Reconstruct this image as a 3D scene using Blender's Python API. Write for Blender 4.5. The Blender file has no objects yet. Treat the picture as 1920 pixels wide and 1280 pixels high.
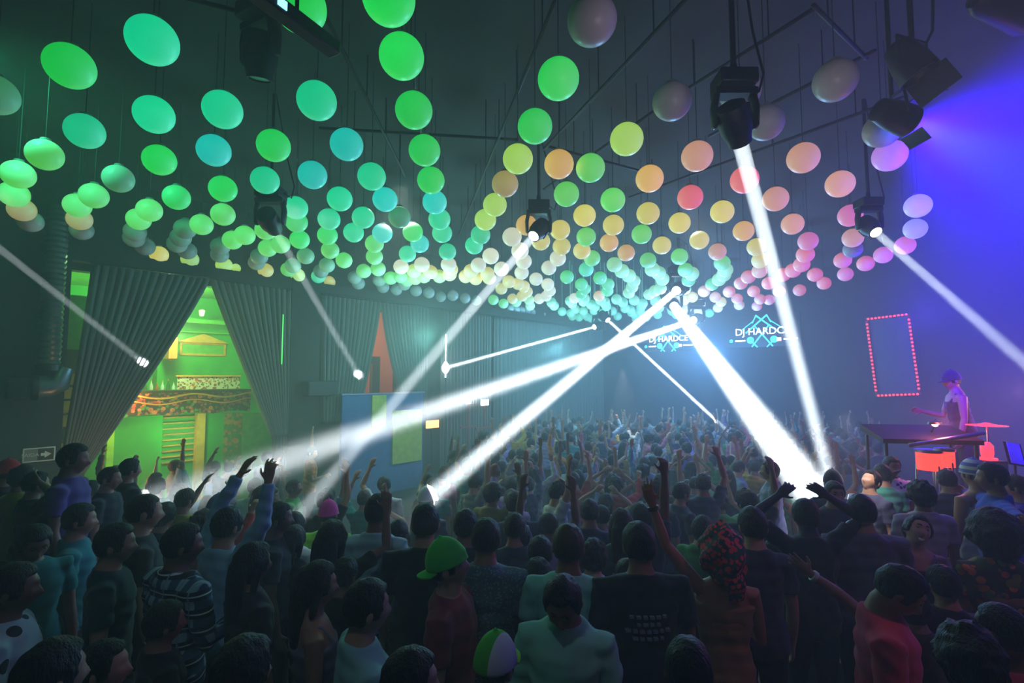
import bpy, bmesh, math, random
import numpy as np
from mathutils import Vector, Matrix, Euler, noise
random.seed(7)
SC = bpy.context.scene
COL = SC.collection
PI = math.pi
# ------------------------------------------------------------------ camera
FPX = 950.0
PITCH = math.atan(65.0 / FPX)
CAMZ = 2.4
cam_d = bpy.data.cameras.new('camera'); cam = bpy.data.objects.new('camera', cam_d); COL.objects.link(cam)
cam_d.sensor_width = 36.0; cam_d.lens = FPX / 1920 * 36.0; cam_d.clip_start = 0.05; cam_d.clip_end = 200
cam.location = (0, 0, CAMZ); cam.rotation_euler = (PI / 2 + PITCH, 0, 0)
SC.camera = cam
def ray(px, py):
    a = (px - 960) / FPX; v = (640 - py) / FPX
    return Vector((a, math.cos(PITCH) - math.sin(PITCH) * v, math.sin(PITCH) + math.cos(PITCH) * v))
def at_depth(px, py, d):
    r = ray(px, py); return Vector((0, 0, CAMZ)) + r * (d / r.y)
def at_height(px, py, h):
    r = ray(px, py); return Vector((0, 0, CAMZ)) + r * ((h - CAMZ) / r.z)
# left wall frame: x along the wall, y away from the room, z up
UA = math.radians(48.65)
U = Vector((math.cos(UA), math.sin(UA), 0)); NO = Vector((-math.sin(UA), math.cos(UA), 0))
W0 = Vector((-8.2, 9.7, 0))
def wall_hit(px, py, deep=0.0):
    r = ray(px, py); o = Vector((0, 0, CAMZ)) - (W0 + NO * deep)
    k = -o.dot(NO) / r.dot(NO); p = Vector((0, 0, CAMZ)) + r * k
    return (p - W0).dot(U), p.z
CORN = W0 + U * 18.9
def far_hit(px, py, off=0.0):   # far wall: passes CORN, runs along -NO; off = distance in front of it
    r = ray(px, py); o = Vector((0, 0, CAMZ)) - (CORN - U * off)
    k = -o.dot(U) / r.dot(U); p = Vector((0, 0, CAMZ)) + r * k
    return (p - CORN).dot(-NO), p.z
def WL(t, y, z): return W0 + U * t + NO * y + Vector((0, 0, z))
# ------------------------------------------------------------------ materials
MATS = {}
def srgb(c):
    return tuple(((x / 255) / 12.92 if x <= 10.3 else ((x / 255 + .055) / 1.055) ** 2.4) for x in c)
def new_mat(name):
    m = bpy.data.materials.new(name); m.use_nodes = True; nt = m.node_tree; nt.nodes.clear()
    out = nt.nodes.new('ShaderNodeOutputMaterial'); b = nt.nodes.new('ShaderNodeBsdfPrincipled')
    nt.links.new(b.outputs[0], out.inputs[0]); MATS[name] = m
    return m, nt, b
def mat(name, col, rough=.6, metal=0.0, var=.15, scale=6.0, spec=.5):
    m, nt, b = new_mat(name)
    c = srgb(col)
    n = nt.nodes.new('ShaderNodeTexNoise'); n.inputs['Scale'].default_value = scale; n.inputs['Detail'].default_value = 4
    tc = nt.nodes.new('ShaderNodeTexCoord'); nt.links.new(tc.outputs['Object'], n.inputs['Vector'])
    r = nt.nodes.new('ShaderNodeValToRGB')
    r.color_ramp.elements[0].position = .3; r.color_ramp.elements[1].position = .7
    r.color_ramp.elements[0].color = (*[x * (1 - var) for x in c], 1); r.color_ramp.elements[1].color = (*[min(1, x * (1 + var)) for x in c], 1)
    nt.links.new(n.outputs[0], r.inputs[0]); nt.links.new(r.outputs[0], b.inputs['Base Color'])
    b.inputs['Roughness'].default_value = rough; b.inputs['Metallic'].default_value = metal
    b.inputs['Specular IOR Level'].default_value = spec
    return m
def emis(name, col, strength, sample=False):
    m, nt, b = new_mat(name)
    b.inputs['Base Color'].default_value = (*[x * .5 for x in srgb(col)], 1)
    b.inputs['Emission Color'].default_value = (*srgb(col), 1); b.inputs['Emission Strength'].default_value = strength
    if not sample: m.cycles.emission_sampling = 'NONE'
    return m
def tinted(name, rough, var, scale, spec=.4, sheen=0.0):
    """base colour = the object's own colour, mottled"""
    m, nt, b = new_mat(name)
    oi = nt.nodes.new('ShaderNodeObjectInfo'); n = nt.nodes.new('ShaderNodeTexNoise'); n.inputs['Scale'].default_value = scale
    tc = nt.nodes.new('ShaderNodeTexCoord'); nt.links.new(tc.outputs['Object'], n.inputs['Vector'])
    mr = nt.nodes.new('ShaderNodeMapRange'); mr.inputs[3].default_value = 1 - var; mr.inputs[4].default_value = 1 + var
    nt.links.new(n.outputs[0], mr.inputs[0])
    mx = nt.nodes.new('ShaderNodeVectorMath'); mx.operation = 'SCALE'
    nt.links.new(oi.outputs['Color'], mx.inputs[0]); nt.links.new(mr.outputs[0], mx.inputs['Scale'])
    nt.links.new(mx.outputs[0], b.inputs['Base Color'])
    b.inputs['Roughness'].default_value = rough; b.inputs['Specular IOR Level'].default_value = spec
    if sheen: b.inputs['Sheen Weight'].default_value = sheen
    return m
tinted('cloth', .85, .18, 9, .2, .2)
tinted('skin', .5, .07, 20, .4)
tinted('hair', .55, .35, 60, .4)
mat('trousers', (32, 34, 48), .8); mat('shoes', (26, 24, 24), .5)
def pattern_mat(name, kind):
    m, nt, b = new_mat(name); L = nt.links
    tc = nt.nodes.new('ShaderNodeTexCoord'); oi = nt.nodes.new('ShaderNodeObjectInfo')
    def rgb(c):
        n = nt.nodes.new('ShaderNodeRGB'); n.outputs[0].default_value = (*srgb(c), 1); return n.outputs[0]
    def mix(f, a, bb):
        n = nt.nodes.new('ShaderNodeMix'); n.data_type = 'RGBA'; L.new(f, n.inputs[0]); L.new(a, n.inputs[6]); L.new(bb, n.inputs[7]); return n.outputs[2]
    def band(axis, period, duty, ph=0.0):
        s = nt.nodes.new('ShaderNodeSeparateXYZ'); L.new(tc.outputs['Object'], s.inputs[0])
        a = nt.nodes.new('ShaderNodeMath'); a.operation = 'MULTIPLY_ADD'; a.inputs[1].default_value = 1 / period; a.inputs[2].default_value = ph + 50; L.new(s.outputs[axis], a.inputs[0])
        f = nt.nodes.new('ShaderNodeMath'); f.operation = 'FRACT'; L.new(a.outputs[0], f.inputs[0])
        g = nt.nodes.new('ShaderNodeMath'); g.operation = 'LESS_THAN'; g.inputs[1].default_value = duty; L.new(f.outputs[0], g.inputs[0]); return g.outputs[0]
    def voro(scale):
        v = nt.nodes.new('ShaderNodeTexVoronoi'); v.inputs['Scale'].default_value = scale; L.new(tc.outputs['Object'], v.inputs['Vector']); return v
    def less(x, t):
        g = nt.nodes.new('ShaderNodeMath'); g.operation = 'LESS_THAN'; g.inputs[1].default_value = t; L.new(x, g.inputs[0]); return g.outputs[0]
    if kind == 'plaid':
        c = mix(band(2, .095, .5), rgb((24, 38, 74)), rgb((165, 195, 210)))
        c2 = mix(band(2, .095, .5), rgb((12, 18, 38)), rgb((60, 90, 125)))
        c = mix(band(0, .085, .5), c, c2)
        c = mix(band(2, .095, .08, .3), c, rgb((225, 235, 235)))
        c = mix(band(0, .085, .08, .3), c, rgb((150, 170, 180)))
    elif kind == 'floral':
        v = voro(17); c = mix(less(v.outputs[0], .42), rgb((60, 66, 60)), rgb((225, 110, 70)))
        v2 = voro(11); c = mix(less(v2.outputs[0], .3), c, rgb((120, 130, 60)))
    elif kind == 'scarf':
        v = voro(34); c = mix(less(v.outputs[0], .47), rgb((36, 66, 76)), rgb((240, 70, 80)))
        v2 = voro(22); c = mix(less(v2.outputs[0], .3), c, rgb((35, 45, 70)))
    elif kind == 'monofloral':
        v = voro(22); c = mix(less(v.outputs[0], .4), rgb((225, 230, 240)), rgb((24, 28, 46)))
    elif kind == 'blotch':
        v = voro(9); c = mix(less(v.outputs[0], .28), oi.outputs['Color'], rgb((40, 40, 60)))
    elif kind == 'fleck':
        v = voro(60); c = mix(less(v.outputs[0], .33), oi.outputs['Color'], rgb((120, 150, 165)))
    elif kind == 'stripe':
        c = mix(band(2, .06, .5), oi.outputs['Color'], rgb((225, 228, 230)))
    elif kind == 'greenwhite':
        s = nt.nodes.new('ShaderNodeSeparateXYZ'); L.new(tc.outputs['Object'], s.inputs[0])
        g = nt.nodes.new('ShaderNodeMath'); g.operation = 'GREATER_THAN'; g.inputs[1].default_value = .028; L.new(s.outputs[0], g.inputs[0])
        c = mix(g.outputs[0], rgb((70, 190, 50)), rgb((225, 220, 230)))
    L.new(c, b.inputs['Base Color']); b.inputs['Roughness'].default_value = .8
    return m
for k in ('plaid', 'floral', 'scarf', 'monofloral', 'blotch', 'fleck', 'stripe', 'greenwhite'): pattern_mat(k, k)
# ------------------------------------------------------------------ mesh helpers
class MB:
    def __init__(s): s.V = []; s.F = []
    def add(s, V, F):
        k = len(s.V); s.V += [tuple(v) for v in V]; s.F += [tuple(i + k for i in f) for f in F]; return s
    def box(s, x0, x1, y0, y1, z0, z1):
        return s.add([(x0, y0, z0), (x1, y0, z0), (x1, y1, z0), (x0, y1, z0), (x0, y0, z1), (x1, y0, z1), (x1, y1, z1), (x0, y1, z1)],
                     [(0, 3, 2, 1), (4, 5, 6, 7), (0, 1, 5, 4), (1, 2, 6, 5), (2, 3, 7, 6), (3, 0, 4, 7)])
    def tube(s, P, R, seg=12, ref=(1, 0, 0), cap=.8):
        P = [Vector(p) for p in P]; n = len(P)
        R = [(r, r) if not isinstance(r, (tuple, list)) else r for r in (R if isinstance(R, (list, tuple)) else [R] * n)]
        ref = Vector(ref); rings = []
        T = [(P[min(i + 1, n - 1)] - P[max(i - 1, 0)]).normalized() for i in range(n)]
        a = ref - T[0] * ref.dot(T[0])
        if a.length < 1e-3: a = Vector((0, 1, 0)) - T[0] * T[0].y
        a.normalize()
        PP, RR, TT = list(P), list(R), list(T)
        if cap > 0:
            m0 = min(R[0]) * cap; m1 = min(R[-1]) * cap
            PP = [P[0] - T[0] * m0, P[0] - T[0] * m0 * .75] + PP + [P[-1] + T[-1] * m1 * .75, P[-1] + T[-1] * m1]
            RR = [(0, 0), tuple(x * .66 for x in R[0])] + RR + [tuple(x * .66 for x in R[-1]), (0, 0)]
            TT = [T[0], T[0]] + TT + [T[-1], T[-1]]
        V = []; F = []
        for p, r, t in zip(PP, RR, TT):
            a = (a - t * a.dot(t)).normalized(); b = t.cross(a)
            ra, rb = max(r[0], 1e-4), max(r[1], 1e-4)
            for k in range(seg):
                th = 2 * PI * k / seg
                V.append(p + a * (math.cos(th) * ra) + b * (math.sin(th) * rb))
        m = len(PP)
        for i in range(m - 1):
            for k in range(seg):
                k2 = (k + 1) % seg
                F.append((i * seg + k, i * seg + k2, (i + 1) * seg + k2, (i + 1) * seg + k))
        F.append(tuple(range(seg - 1, -1, -1))); F.append(tuple((m - 1) * seg + k for k in range(seg)))
        return s.add(V, F)
    def lathe(s, prof, seg=24, c=(0, 0, 0), axis='z'):
        V = []; F = []; n = len(prof)
        for r, z in prof:
            for k in range(seg):
                th = 2 * PI * k / seg; x, y = max(r, 1e-4) * math.cos(th), max(r, 1e-4) * math.sin(th)
                p = (x, y, z) if axis == 'z' else ((x, z, y) if axis == 'y' else (z, x, y))
                V.append((p[0] + c[0], p[1] + c[1], p[2] + c[2]))
        for i in range(n - 1):
            for k in range(seg):
                k2 = (k + 1) % seg
                f = (i * seg + k, i * seg + k2, (i + 1) * seg + k2, (i + 1) * seg + k)
                F.append(f if axis != 'y' else f[::-1])
        F.append(tuple(range(seg - 1, -1, -1))); F.append(tuple((n - 1) * seg + k for k in range(seg)))
        return s.add(V, F)
    def mesh(s, name, m=None, smooth=True):
        me = bpy.data.meshes.new(name); me.from_pydata(s.V, [], s.F); me.update()
        bm = bmesh.new(); bm.from_mesh(me); bmesh.ops.recalc_face_normals(bm, faces=bm.faces); bm.to_mesh(me); bm.free()
        if smooth:
            me.polygons.foreach_set('use_smooth', [True] * len(me.polygons))
            try: me.set_sharp_from_angle(angle=math.radians(40))
            except Exception: pass
        for x in ([m] if isinstance(m, str) else (m or [])): me.materials.append(MATS[x])
        return me
def tag(o, label=None, cat=None, group=None, kind=None):
    for k, v in (('label', label), ('category', cat), ('group', group), ('kind', kind)):
        if v: o[k] = v
    return o
def ob(name, me, parent=None, loc=None, rz=None, color=None):
    o = bpy.data.objects.new(name, me); COL.objects.link(o)
    if parent: o.parent = parent
    if loc is not None: o.location = loc
    if rz is not None: o.rotation_euler = (0, 0, rz)
    if color is not None: o.color = (*srgb(color), 1) if len(color) == 3 else color
    return o
def empty(name, loc, rz=0, **k):
    o = ob(name, None, loc=loc, rz=rz); o.empty_display_size = .1; tag(o, **k); return o
def bevel(o, w=.01, seg=2):
    b = o.modifiers.new('bevel', 'BEVEL'); b.width = w; b.segments = seg; b.limit_method = 'ANGLE'; return o
def part(name, mb, m, parent, bev=0, smooth=True, label=None):
    o = ob(name, mb.mesh(name, m, smooth), parent)
    if bev: bevel(o, bev)
    if label: o['label'] = label
    return o
def text_mesh(s, size, m, extrude=.004, align='CENTER'):
    c = bpy.data.curves.new('lettering', 'FONT'); c.body = s; c.size = size; c.extrude = extrude; c.align_x = align; c.align_y = 'CENTER'
    o = bpy.data.objects.new('lettering', c); COL.objects.link(o)
    dg = bpy.context.evaluated_depsgraph_get(); me = bpy.data.meshes.new_from_object(o.evaluated_get(dg))
    bpy.data.objects.remove(o); me.materials.clear(); me.materials.append(MATS[m]); return me
# ------------------------------------------------------------------ people
def remesh(V, F, voxel, it=3):
    me = bpy.data.meshes.new('tmp'); me.from_pydata([tuple(v) for v in V], [], F); me.update()
    bm = bmesh.new(); bm.from_mesh(me); bmesh.ops.recalc_face_normals(bm, faces=bm.faces); bm.to_mesh(me); bm.free()
    o = bpy.data.objects.new('tmp', me); COL.objects.link(o)
    r = o.modifiers.new('r', 'REMESH'); r.mode = 'VOXEL'; r.voxel_size = voxel; r.use_smooth_shade = True
    if it:
        s = o.modifiers.new('s', 'SMOOTH'); s.factor = .5; s.iterations = it
    dg = bpy.context.evaluated_depsgraph_get(); res = bpy.data.meshes.new_from_object(o.evaluated_get(dg))
    bpy.data.objects.remove(o); bpy.data.meshes.remove(me); res.materials.clear()
    return res
def sstep(x): x = min(1, max(0, x)); return x * x * (3 - 2 * x)
HC = Vector((0, .018, 1.622))            # head centre
NECK = Vector((0, -.002, 1.52))
def g(x, s): return math.exp(-(x / s) ** 2)
def head_point(lon, lat, hair=None):
    """lon 0 = forward (+y), lat -pi/2..pi/2; returns offset from HC"""
    cl = math.cos(lat); dx, dy, dz = math.sin(lon) * cl, math.cos(lon) * cl, math.sin(lat)
    x, y, z = dx * .079, dy * .099, dz * .116
    t = max(0, -dz)
    x *= 1 - .38 * t ** 1.6
    if dy > 0: y *= 1 - .10 * t ** 2; 
    else: y *= 1 - .40 * t ** 1.3
    if dz > 0 and dy < 0: y *= 1.04
    if dy > 0:
        f = sstep(dy * 1.4)
        nz = z + .018
        amp = .026 * (sstep((.032 - nz) / .05) if nz > -.018 else sstep((nz + .040) / .02))
        y += f * amp * g(x, .0125)
        y -= f * .010 * (g(x - .030, .016) + g(x + .030, .016)) * g(z - .012, .014)
        y += f * .004 * g(z - .034, .012) * g(x, .05)
        y += f * .006 * g(x, .022) * (g(z + .060, .006) + .8 * g(z + .073, .006))
        y -= f * .003 * g(x, .02) * g(z + .066, .003)
        y += f * .009 * g(x, .022) * g(z + .100, .018)
        y += f * .005 * (g(x - .042, .018) + g(x + .042, .018)) * g(z + .02, .02)
    return Vector((x, y, z))
def head_mb(mb, xf):
    NL, NA = 40, 30; V = []; F = []
    for i in range(NA + 1):
        lat = -PI / 2 + PI * i / NA
        for k in range(NL): V.append(xf(HC + head_point(2 * PI * k / NL, lat)))
    for i in range(NA):
        for k in range(NL): k2 = (k + 1) % NL; F.append((i * NL + k, i * NL + k2, (i + 1) * NL + k2, (i + 1) * NL + k))
    F.append(tuple(range(NL - 1, -1, -1))); F.append(tuple(NA * NL + k for k in range(NL)))
    mb.add(V, F)
    for s in (-1, 1):                    # ears
        V = []; F = []; n, m = 10, 6
        for i in range(m + 1):
            la = -PI / 2 + PI * i / m
            for k in range(n):
                lo = 2 * PI * k / n
                p = Vector((math.cos(la) * math.cos(lo) * .012, math.cos(la) * math.sin(lo) * .019, math.sin(la) * .031))
                p.y -= .25 * p.z * -1; p.x += s * .004 * (p.y / .02) * -1
                V.append(xf(HC + Vector((s * .083, -.008, -.004)) + p))
        for i in range(m):
            for k in range(n): k2 = (k + 1) % n; F.append((i * n + k, i * n + k2, (i + 1) * n + k2, (i + 1) * n + k))
        F.append(tuple(range(n - 1, -1, -1))); F.append(tuple(m * n + k for k in range(n)))
        mb.add(V, F)
HAIR = {  # thickness top, side/back, lump amplitude, lump frequency, hairline front, back
    'crop': (.010, .006, .002, 60, .066, -.045), 'short': (.020, .010, .004, 40, .066, -.05), 'quiff': (.034, .010, .006, 35, .068, -.045),
    'thick': (.030, .020, .007, 30, .060, -.065), 'curly': (.036, .030, .014, 34, .060, -.07), 'afro': (.075, .075, .016, 26, .062, -.085),
    'long': (.022, .022, .005, 22, .064, -.10), 'bob': (.024, .030, .006, 22, .064, -.10), 'bun': (.016, .012, .004, 30, .068, -.07), 'slick': (.016, .018, .004, 18, .072, -.085)}
def hair_mesh(style, xf, seed=0, back=None):
    tt, ts, la, lf, hf, hb = HAIR[style]
    NL, NA = 48, 34; mb = MB(); V = []; F = []
    for i in range(NA + 1):
        lat = -PI / 2 + PI * i / NA
        for k in range(NL):
            lon = 2 * PI * k / NL; p = head_point(lon, lat)
            c = math.cos(lon)
            line = hf * sstep((c - .35) / .4) + (1 - sstep((c - .35) / .4)) * (-.028 + (hb + .028) * sstep((-c - .1) / .35))
            w = sstep((p.z - line + .006) / .014)
            up = sstep((p.z + .01) / .09)
            th = ts + (tt - ts) * up
            if style == 'quiff': th += .02 * up * sstep(c)
            d = p.normalized()
            nz = noise.noise(Vector((d.x, d.y, d.z)) * lf * .12 + Vector((seed * 3.1, 0, 0))) + .5 * noise.noise(Vector((d.x, d.y, d.z)) * lf * .3 + Vector((seed, 5, 0)))
            q = p + d * (th + la * nz * 1.6)
            inn = p * .86
            V.append(xf(HC + inn.lerp(q, w)))
    for i in range(NA):
        for k in range(NL): k2 = (k + 1) % NL; F.append((i * NL + k, i * NL + k2, (i + 1) * NL + k2, (i + 1) * NL + k))
    F.append(tuple(range(NL - 1, -1, -1))); F.append(tuple(NA * NL + k for k in range(NL)))
    mb.add(V, F)
    if style in ('long', 'bob'):
        L = .36 if style == 'long' else .13
        P = [HC + Vector(v) for v in ((0, -.045, .07), (0, -.085, .0), (0, -.095, -.08), (0, -.10, -.10 - L * .4), (0, -.115, -.10 - L))]
        P = [xf(p) for p in P[:3]] + ([xf(P[3]), xf(P[4])] if back is None else [back(P[3]), back(P[4])])
        mb.tube(P, [(.06, .03), (.092, .042), (.098, .042), (.10, .034), (.06, .02)], 18, ref=xf(HC + Vector((.1, 0, 0))) - xf(HC))
        for s in (-1, 1):
            mb.tube([xf(HC + Vector((s * .07, .01, .05))), xf(HC + Vector((s * .088, -.015, -.03))), xf(HC + Vector((s * .085, -.03, -.12)))], [.02, .026, .02], 10)
    if style == 'bun':
        mb.lathe([(0, -.045), (.03, -.035), (.045, 0), (.03, .035), (0, .045)], 14, xf(HC + Vector((0, -.07, .11))))
    return remesh(mb.V, mb.F, .008, 2)
def cap_mesh(xf, backwards, trucker=False):
    mb = MB(); V = []; F = []; NL, NA = 40, 14; s = -1 if backwards else 1
    for i in range(NA + 1):
        lat = -.05 + (PI / 2 + .05) * i / NA
        for k in range(NL):
            p = head_point(2 * PI * k / NL, lat); d = p.normalized()
            q = p + d * .016; q.y = max(-.13, min(q.y, .118)); q.z += .02 + .012 * (i / NA)
            V.append(xf(HC + q))
    for i in range(NA):
        for k in range(NL): k2 = (k + 1) % NL; F.append((i * NL + k, i * NL + k2, (i + 1) * NL + k2, (i + 1) * NL + k))
    F.append(tuple(range(NL - 1, -1, -1))); F.append(tuple(NA * NL + k for k in range(NL)))
    mb.add(V, F); mb.lathe([(0, .0), (.009, .002), (.009, .008), (0, .012)], 10, xf(HC + Vector((0, 0, .165))))
    crown = remesh(mb.V, mb.F, .006, 1)
    b = MB(); V = []; F = []; n = 14
    for j, dz in ((0, .004), (1, -.004)):
        for i in range(n + 1):
            th = -1.15 + 2.3 * i / n
            for rr in (0, 1):
                r = .094 + rr * .068 * math.cos(th) ** .6 if abs(th) < 1.5 else .094
                V.append(xf(HC + Vector((math.sin(th) * .082 * (1 + .02 * rr), s * (math.cos(th) * .085 + .018 + rr * .072 * max(0, math.cos(th)) ** .7), .018 - rr * .012 + dz - .012 * math.sin(th) ** 2))))
    m = 2 * (n + 1)
    for i in range(n):
        a = 2 * i
        F += [(a, a + 1, a + 3, a + 2), (m + a, m + a + 2, m + a + 3, m + a + 1), (a + 1, m + a + 1, m + a + 3, a + 3), (a, a + 2, m + a + 2, m + a)]
    F += [(0, m, m + 1, 1), (2 * n, 2 * n + 1, m + 2 * n + 1, m + 2 * n)]
    b.add(V, F)
    return crown, b
TORSO = [(.80, .10, .085, -.01), (.86, .158, .108, -.012), (.94, .166, .116, -.016), (1.02, .152, .106, -.006), (1.12, .142, .098, .002), (1.25, .160, .112, .010),
         (1.35, .176, .112, .006), (1.42, .168, .090, -.006), (1.462, .122, .078, -.016), (1.492, .076, .068, -.012), (1.53, .061, .061, -.004), (1.60, .058, .060, .010)]
POSES = {'down': ((.16, .02, -1), (.06, .22, -1)), 'bent': ((.18, .10, -1), (-.30, 1, .25)), 'up': ((.38, .15, .92), (-.10, .08, 1)), 'wide': ((.85, .10, .55), (.25, .1, 1)),
         'curl': ((.5, .55, .6), (-.35, .2, .9)), 'phone': ((.25, .85, .25), (-.2, .5, .85)), 'ring': ((.80, .1, .72), (-.85, .12, .60)), 'out': ((1, .05, .05), (1, .12, .12)),
         'fwd': ((.2, 1, .1), (-.05, 1, .35)), 'behind': ((.8, .1, .45), (-.75, -.2, .45)), 'hips': ((.6, -.1, -.8), (-.6, .25, -.6)), 'chin': ((.2, .35, -.9), (-.25, .5, .9)), 'high': ((.18, .08, 1), (.0, .02, 1))}
def hand(mb, w, d, n, curl, fat=1.0, thumbside=1, spread=1.0):
    """palm from wrist w along d, palm normal n; thumb on +side"""
    d = d.normalized(); n = (n - d * n.dot(d)).normalized(); s = d.cross(n) * thumbside
    mb.tube([w - d * .02, w + d * .02, w + d * .055, w + d * .088], [(.024, .019), (.034, .016), (.041, .014), (.040, .0125)], 12, ref=s)
    for i, (o, L) in enumerate(((.030, .072), (.010, .080), (-.010, .074), (-.029, .058))):
        b = w + d * (.084 - .004 * abs(i - 1)) + s * o
        fd = (d + s * (o * 4.5 * spread)).normalized(); c = curl * (1 + .15 * i) + .06 * i
        P = [b - fd * .012, b]; q = b; a = 0
        for seg, k in ((.45, .5), (.30, .9), (.25, .7)):
            a += c * k; dirv = fd * math.cos(a) + n * math.sin(a); q = q + dirv * (L * seg); P.append(q)
        r = .0088 * fat
        mb.tube(P, [r * 1.05, r * 1.05, r, r * .92, r * .78], 8)
    b = w + d * .028 + s * .032
    t1 = (d * .62 + s * .78 + n * .15).normalized(); t2 = (d * .85 + s * .45 + n * (.2 + curl * .5)).normalized()
    mb.tube([b - t1 * .012, b, b + t1 * .036, b + t1 * .036 + t2 * .030], [.0125 * fat, .0115 * fat, .0100 * fat, .0075 * fat], 8)
def build_person(P):
    """P: dict(l, r arm pose, hyaw, hpitch, hroll, lean, side, hair, sleeve, build, female, voxel, seed)"""
    lean, side = P.get('lean', 0), P.get('side', 0); bw = P.get('build', 1.0); fem = P.get('female', False)
    def bend(p):
        p = Vector(p); k = sstep((p.z - .92) / .45)
        q = p - Vector((0, 0, .92))
        q = Matrix.Rotation(-lean * k, 3, 'X') @ q; q = Matrix.Rotation(side * k, 3, 'Y') @ q
        return q + Vector((0, 0, .92))
    hr = Matrix.Rotation(P.get('hyaw', 0), 3, 'Z') @ Matrix.Rotation(P.get('hpitch', 0), 3, 'X') @ Matrix.Rotation(P.get('hroll', 0), 3, 'Y')
    hs = P.get('hs', 1.0)
    def hx(p): return bend(NECK + hr @ ((Vector(p) - NECK) * hs))
    vox = P.get('voxel', .008); fat = 1.0 if vox < .007 else 1.15
    mb = MB(); rings = []
    for z, a, b, y in TORSO:
        k = bw if z < 1.47 else 1
        if fem: a *= {1.12: .88, 1.02: .95, .94: 1.04, 1.35: .9, 1.42: .9}.get(z, 1); b *= {1.25: 1.12}.get(z, 1)
        rings.append((bend((0, y, z)), (a * k, b * k)))
    top = hx((0, .012, 1.60)); rings[-1] = (top, rings[-1][1]); rings[-2] = (rings[-2][0].lerp(hx((0, -.004, 1.53)), .5), rings[-2][1])
    mb.tube([r[0] for r in rings], [r[1] for r in rings], 24, cap=.3)
    head_mb(mb, hx)
    arms = []
    sw = .182 * bw * (.92 if fem else 1)
    for s, key in ((1, 'r'), (-1, 'l')):
        pose = P.get(key, 'down'); ed, fd = POSES[pose] if isinstance(pose, str) else pose
        ed = Vector((ed[0] * s, ed[1], ed[2])).normalized(); fd = Vector((fd[0] * s, fd[1], fd[2])).normalized()
        lift = max(0, ed.z)
        S0 = bend((s * sw * .62, -.008, 1.40 + .02 * lift)); S = bend((s * (sw - .02 * lift), -.005, 1.402 + .045 * lift)); k = .88 if fem else 1.0
        E = S + ed * .285; Wr = E + fd * .255
        mb.tube([S0, S, S.lerp(E, .35), S.lerp(E, .75), E, E.lerp(Wr, .3), E.lerp(Wr, .75), Wr], [.060 * k * bw, .058 * k * bw, .050 * k * bw, .043 * k * bw, .038 * k, .040 * k, .030 * k, (.027 * k, .021 * k)], 14)
        n = P.get(key + 'n'); n = Vector(n) if n else (Vector((-s * 1.0, .25, 0)) if fd.z < .5 else Vector((-s * .35, 1, 0)))
        hand(mb, Wr, fd + Vector((0, 0, .05)), n, P.get(key + 'c', .35), fat * k, 1 if (fd.cross(n - fd * n.dot(fd))).dot(Vector((0, 1, 0) if fd.z < .5 else (-s, 0, 0))) > 0 else -1, P.get('spread', 1.0))
        arms.append((S, E, Wr, fd))
    for s in (-1, 1):
        st = P.get('stance', .10)
        mb.tube([(s * .088, -.005, .90), (s * .094, .004, .70), (s * st, .015, .48), (s * st, -.005, .34), (s * (st + .005), -.02, .10), (s * (st + .005), -.02, .06)], [.098 * bw, .088 * bw, .060, .060, .040, .040], 16)
        mb.tube([(s * (st + .005), -.06, .045), (s * (st + .01), 0, .05), (s * (st + .015), .09, .035), (s * (st + .02), .16, .028)], [(.034, .04), (.040, .045), (.045, .032), (.036, .024)], 12)
    me = remesh(mb.V, mb.F, vox, 3)
    for m in ('skin', 'trousers', 'shoes'): me.materials.append(MATS[m])
    n = len(me.polygons); c = np.empty(n * 3); me.polygons.foreach_get('center', c); c = c.reshape(n, 3)
    idx = np.zeros(n, int); low = c[:, 2] < .96
    near = np.zeros(n, bool)
    for S, E, Wr, fd in arms:
        for A, B in ((S, E), (E, Wr), (Wr, Wr + fd * .19)):
            A_, B_ = np.array(A), np.array(B); ab = B_ - A_; t = np.clip(((c - A_) @ ab) / (ab @ ab), 0, 1)
            near |= np.linalg.norm(c - (A_ + t[:, None] * ab), axis=1) < .055
    idx[low & ~near] = 1; idx[(c[:, 2] < .075)] = 2
    me.polygons.foreach_set('material_index', idx.tolist())
    # shirt
    sl = P.get('sleeve', 'short'); sh = None
    if sl != 'bare':
        mb = MB(); o = .012 + P.get('loose', 0)
        low = .90; tops = {'tank': 1.40, 'short': 1.50, 'long': 1.50}[sl]
        rr = [(bend((0, y, z)), ((a * (bw if z < 1.47 else 1)) * (.9 if fem and z in (1.12,) else 1) + o + (.02 if z < 1.1 and not fem else 0), b * bw + o + (.012 if z < 1.2 and not fem else 0))) for z, a, b, y in TORSO if .85 < z < tops]
        mb.tube([r[0] for r in rr], [r[1] for r in rr], 28, cap=.12)
        if sl == 'tank':
            for s in (-1, 1):
                mb.tube([bend((s * .10, -.07, 1.36)), bend((s * .095, -.03, 1.455)), bend((s * .095, .03, 1.45)), bend((s * .09, .105, 1.34))], [(.03, .012)] * 4, 10)
        else:
            for (S, E, Wr, fd), s in zip(arms, (1, -1)):
                S0 = bend((s * sw * .55, -.008, 1.40)); k = .88 if fem else 1.0
                if sl == 'short': mb.tube([S0, S, S.lerp(E, .35), S.lerp(E, .62)], [.070 * k * bw, .070 * k * bw, .064 * k * bw, .062 * k * bw], 16, cap=.15)
                else: mb.tube([S0, S, S.lerp(E, .35), S.lerp(E, .75), E, E.lerp(Wr, .4), E.lerp(Wr, .92)], [.070 * k * bw, .070 * k * bw, .062 * k * bw, .056 * k * bw, .052 * k, .049 * k, .040 * k], 16, cap=.15)
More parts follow.
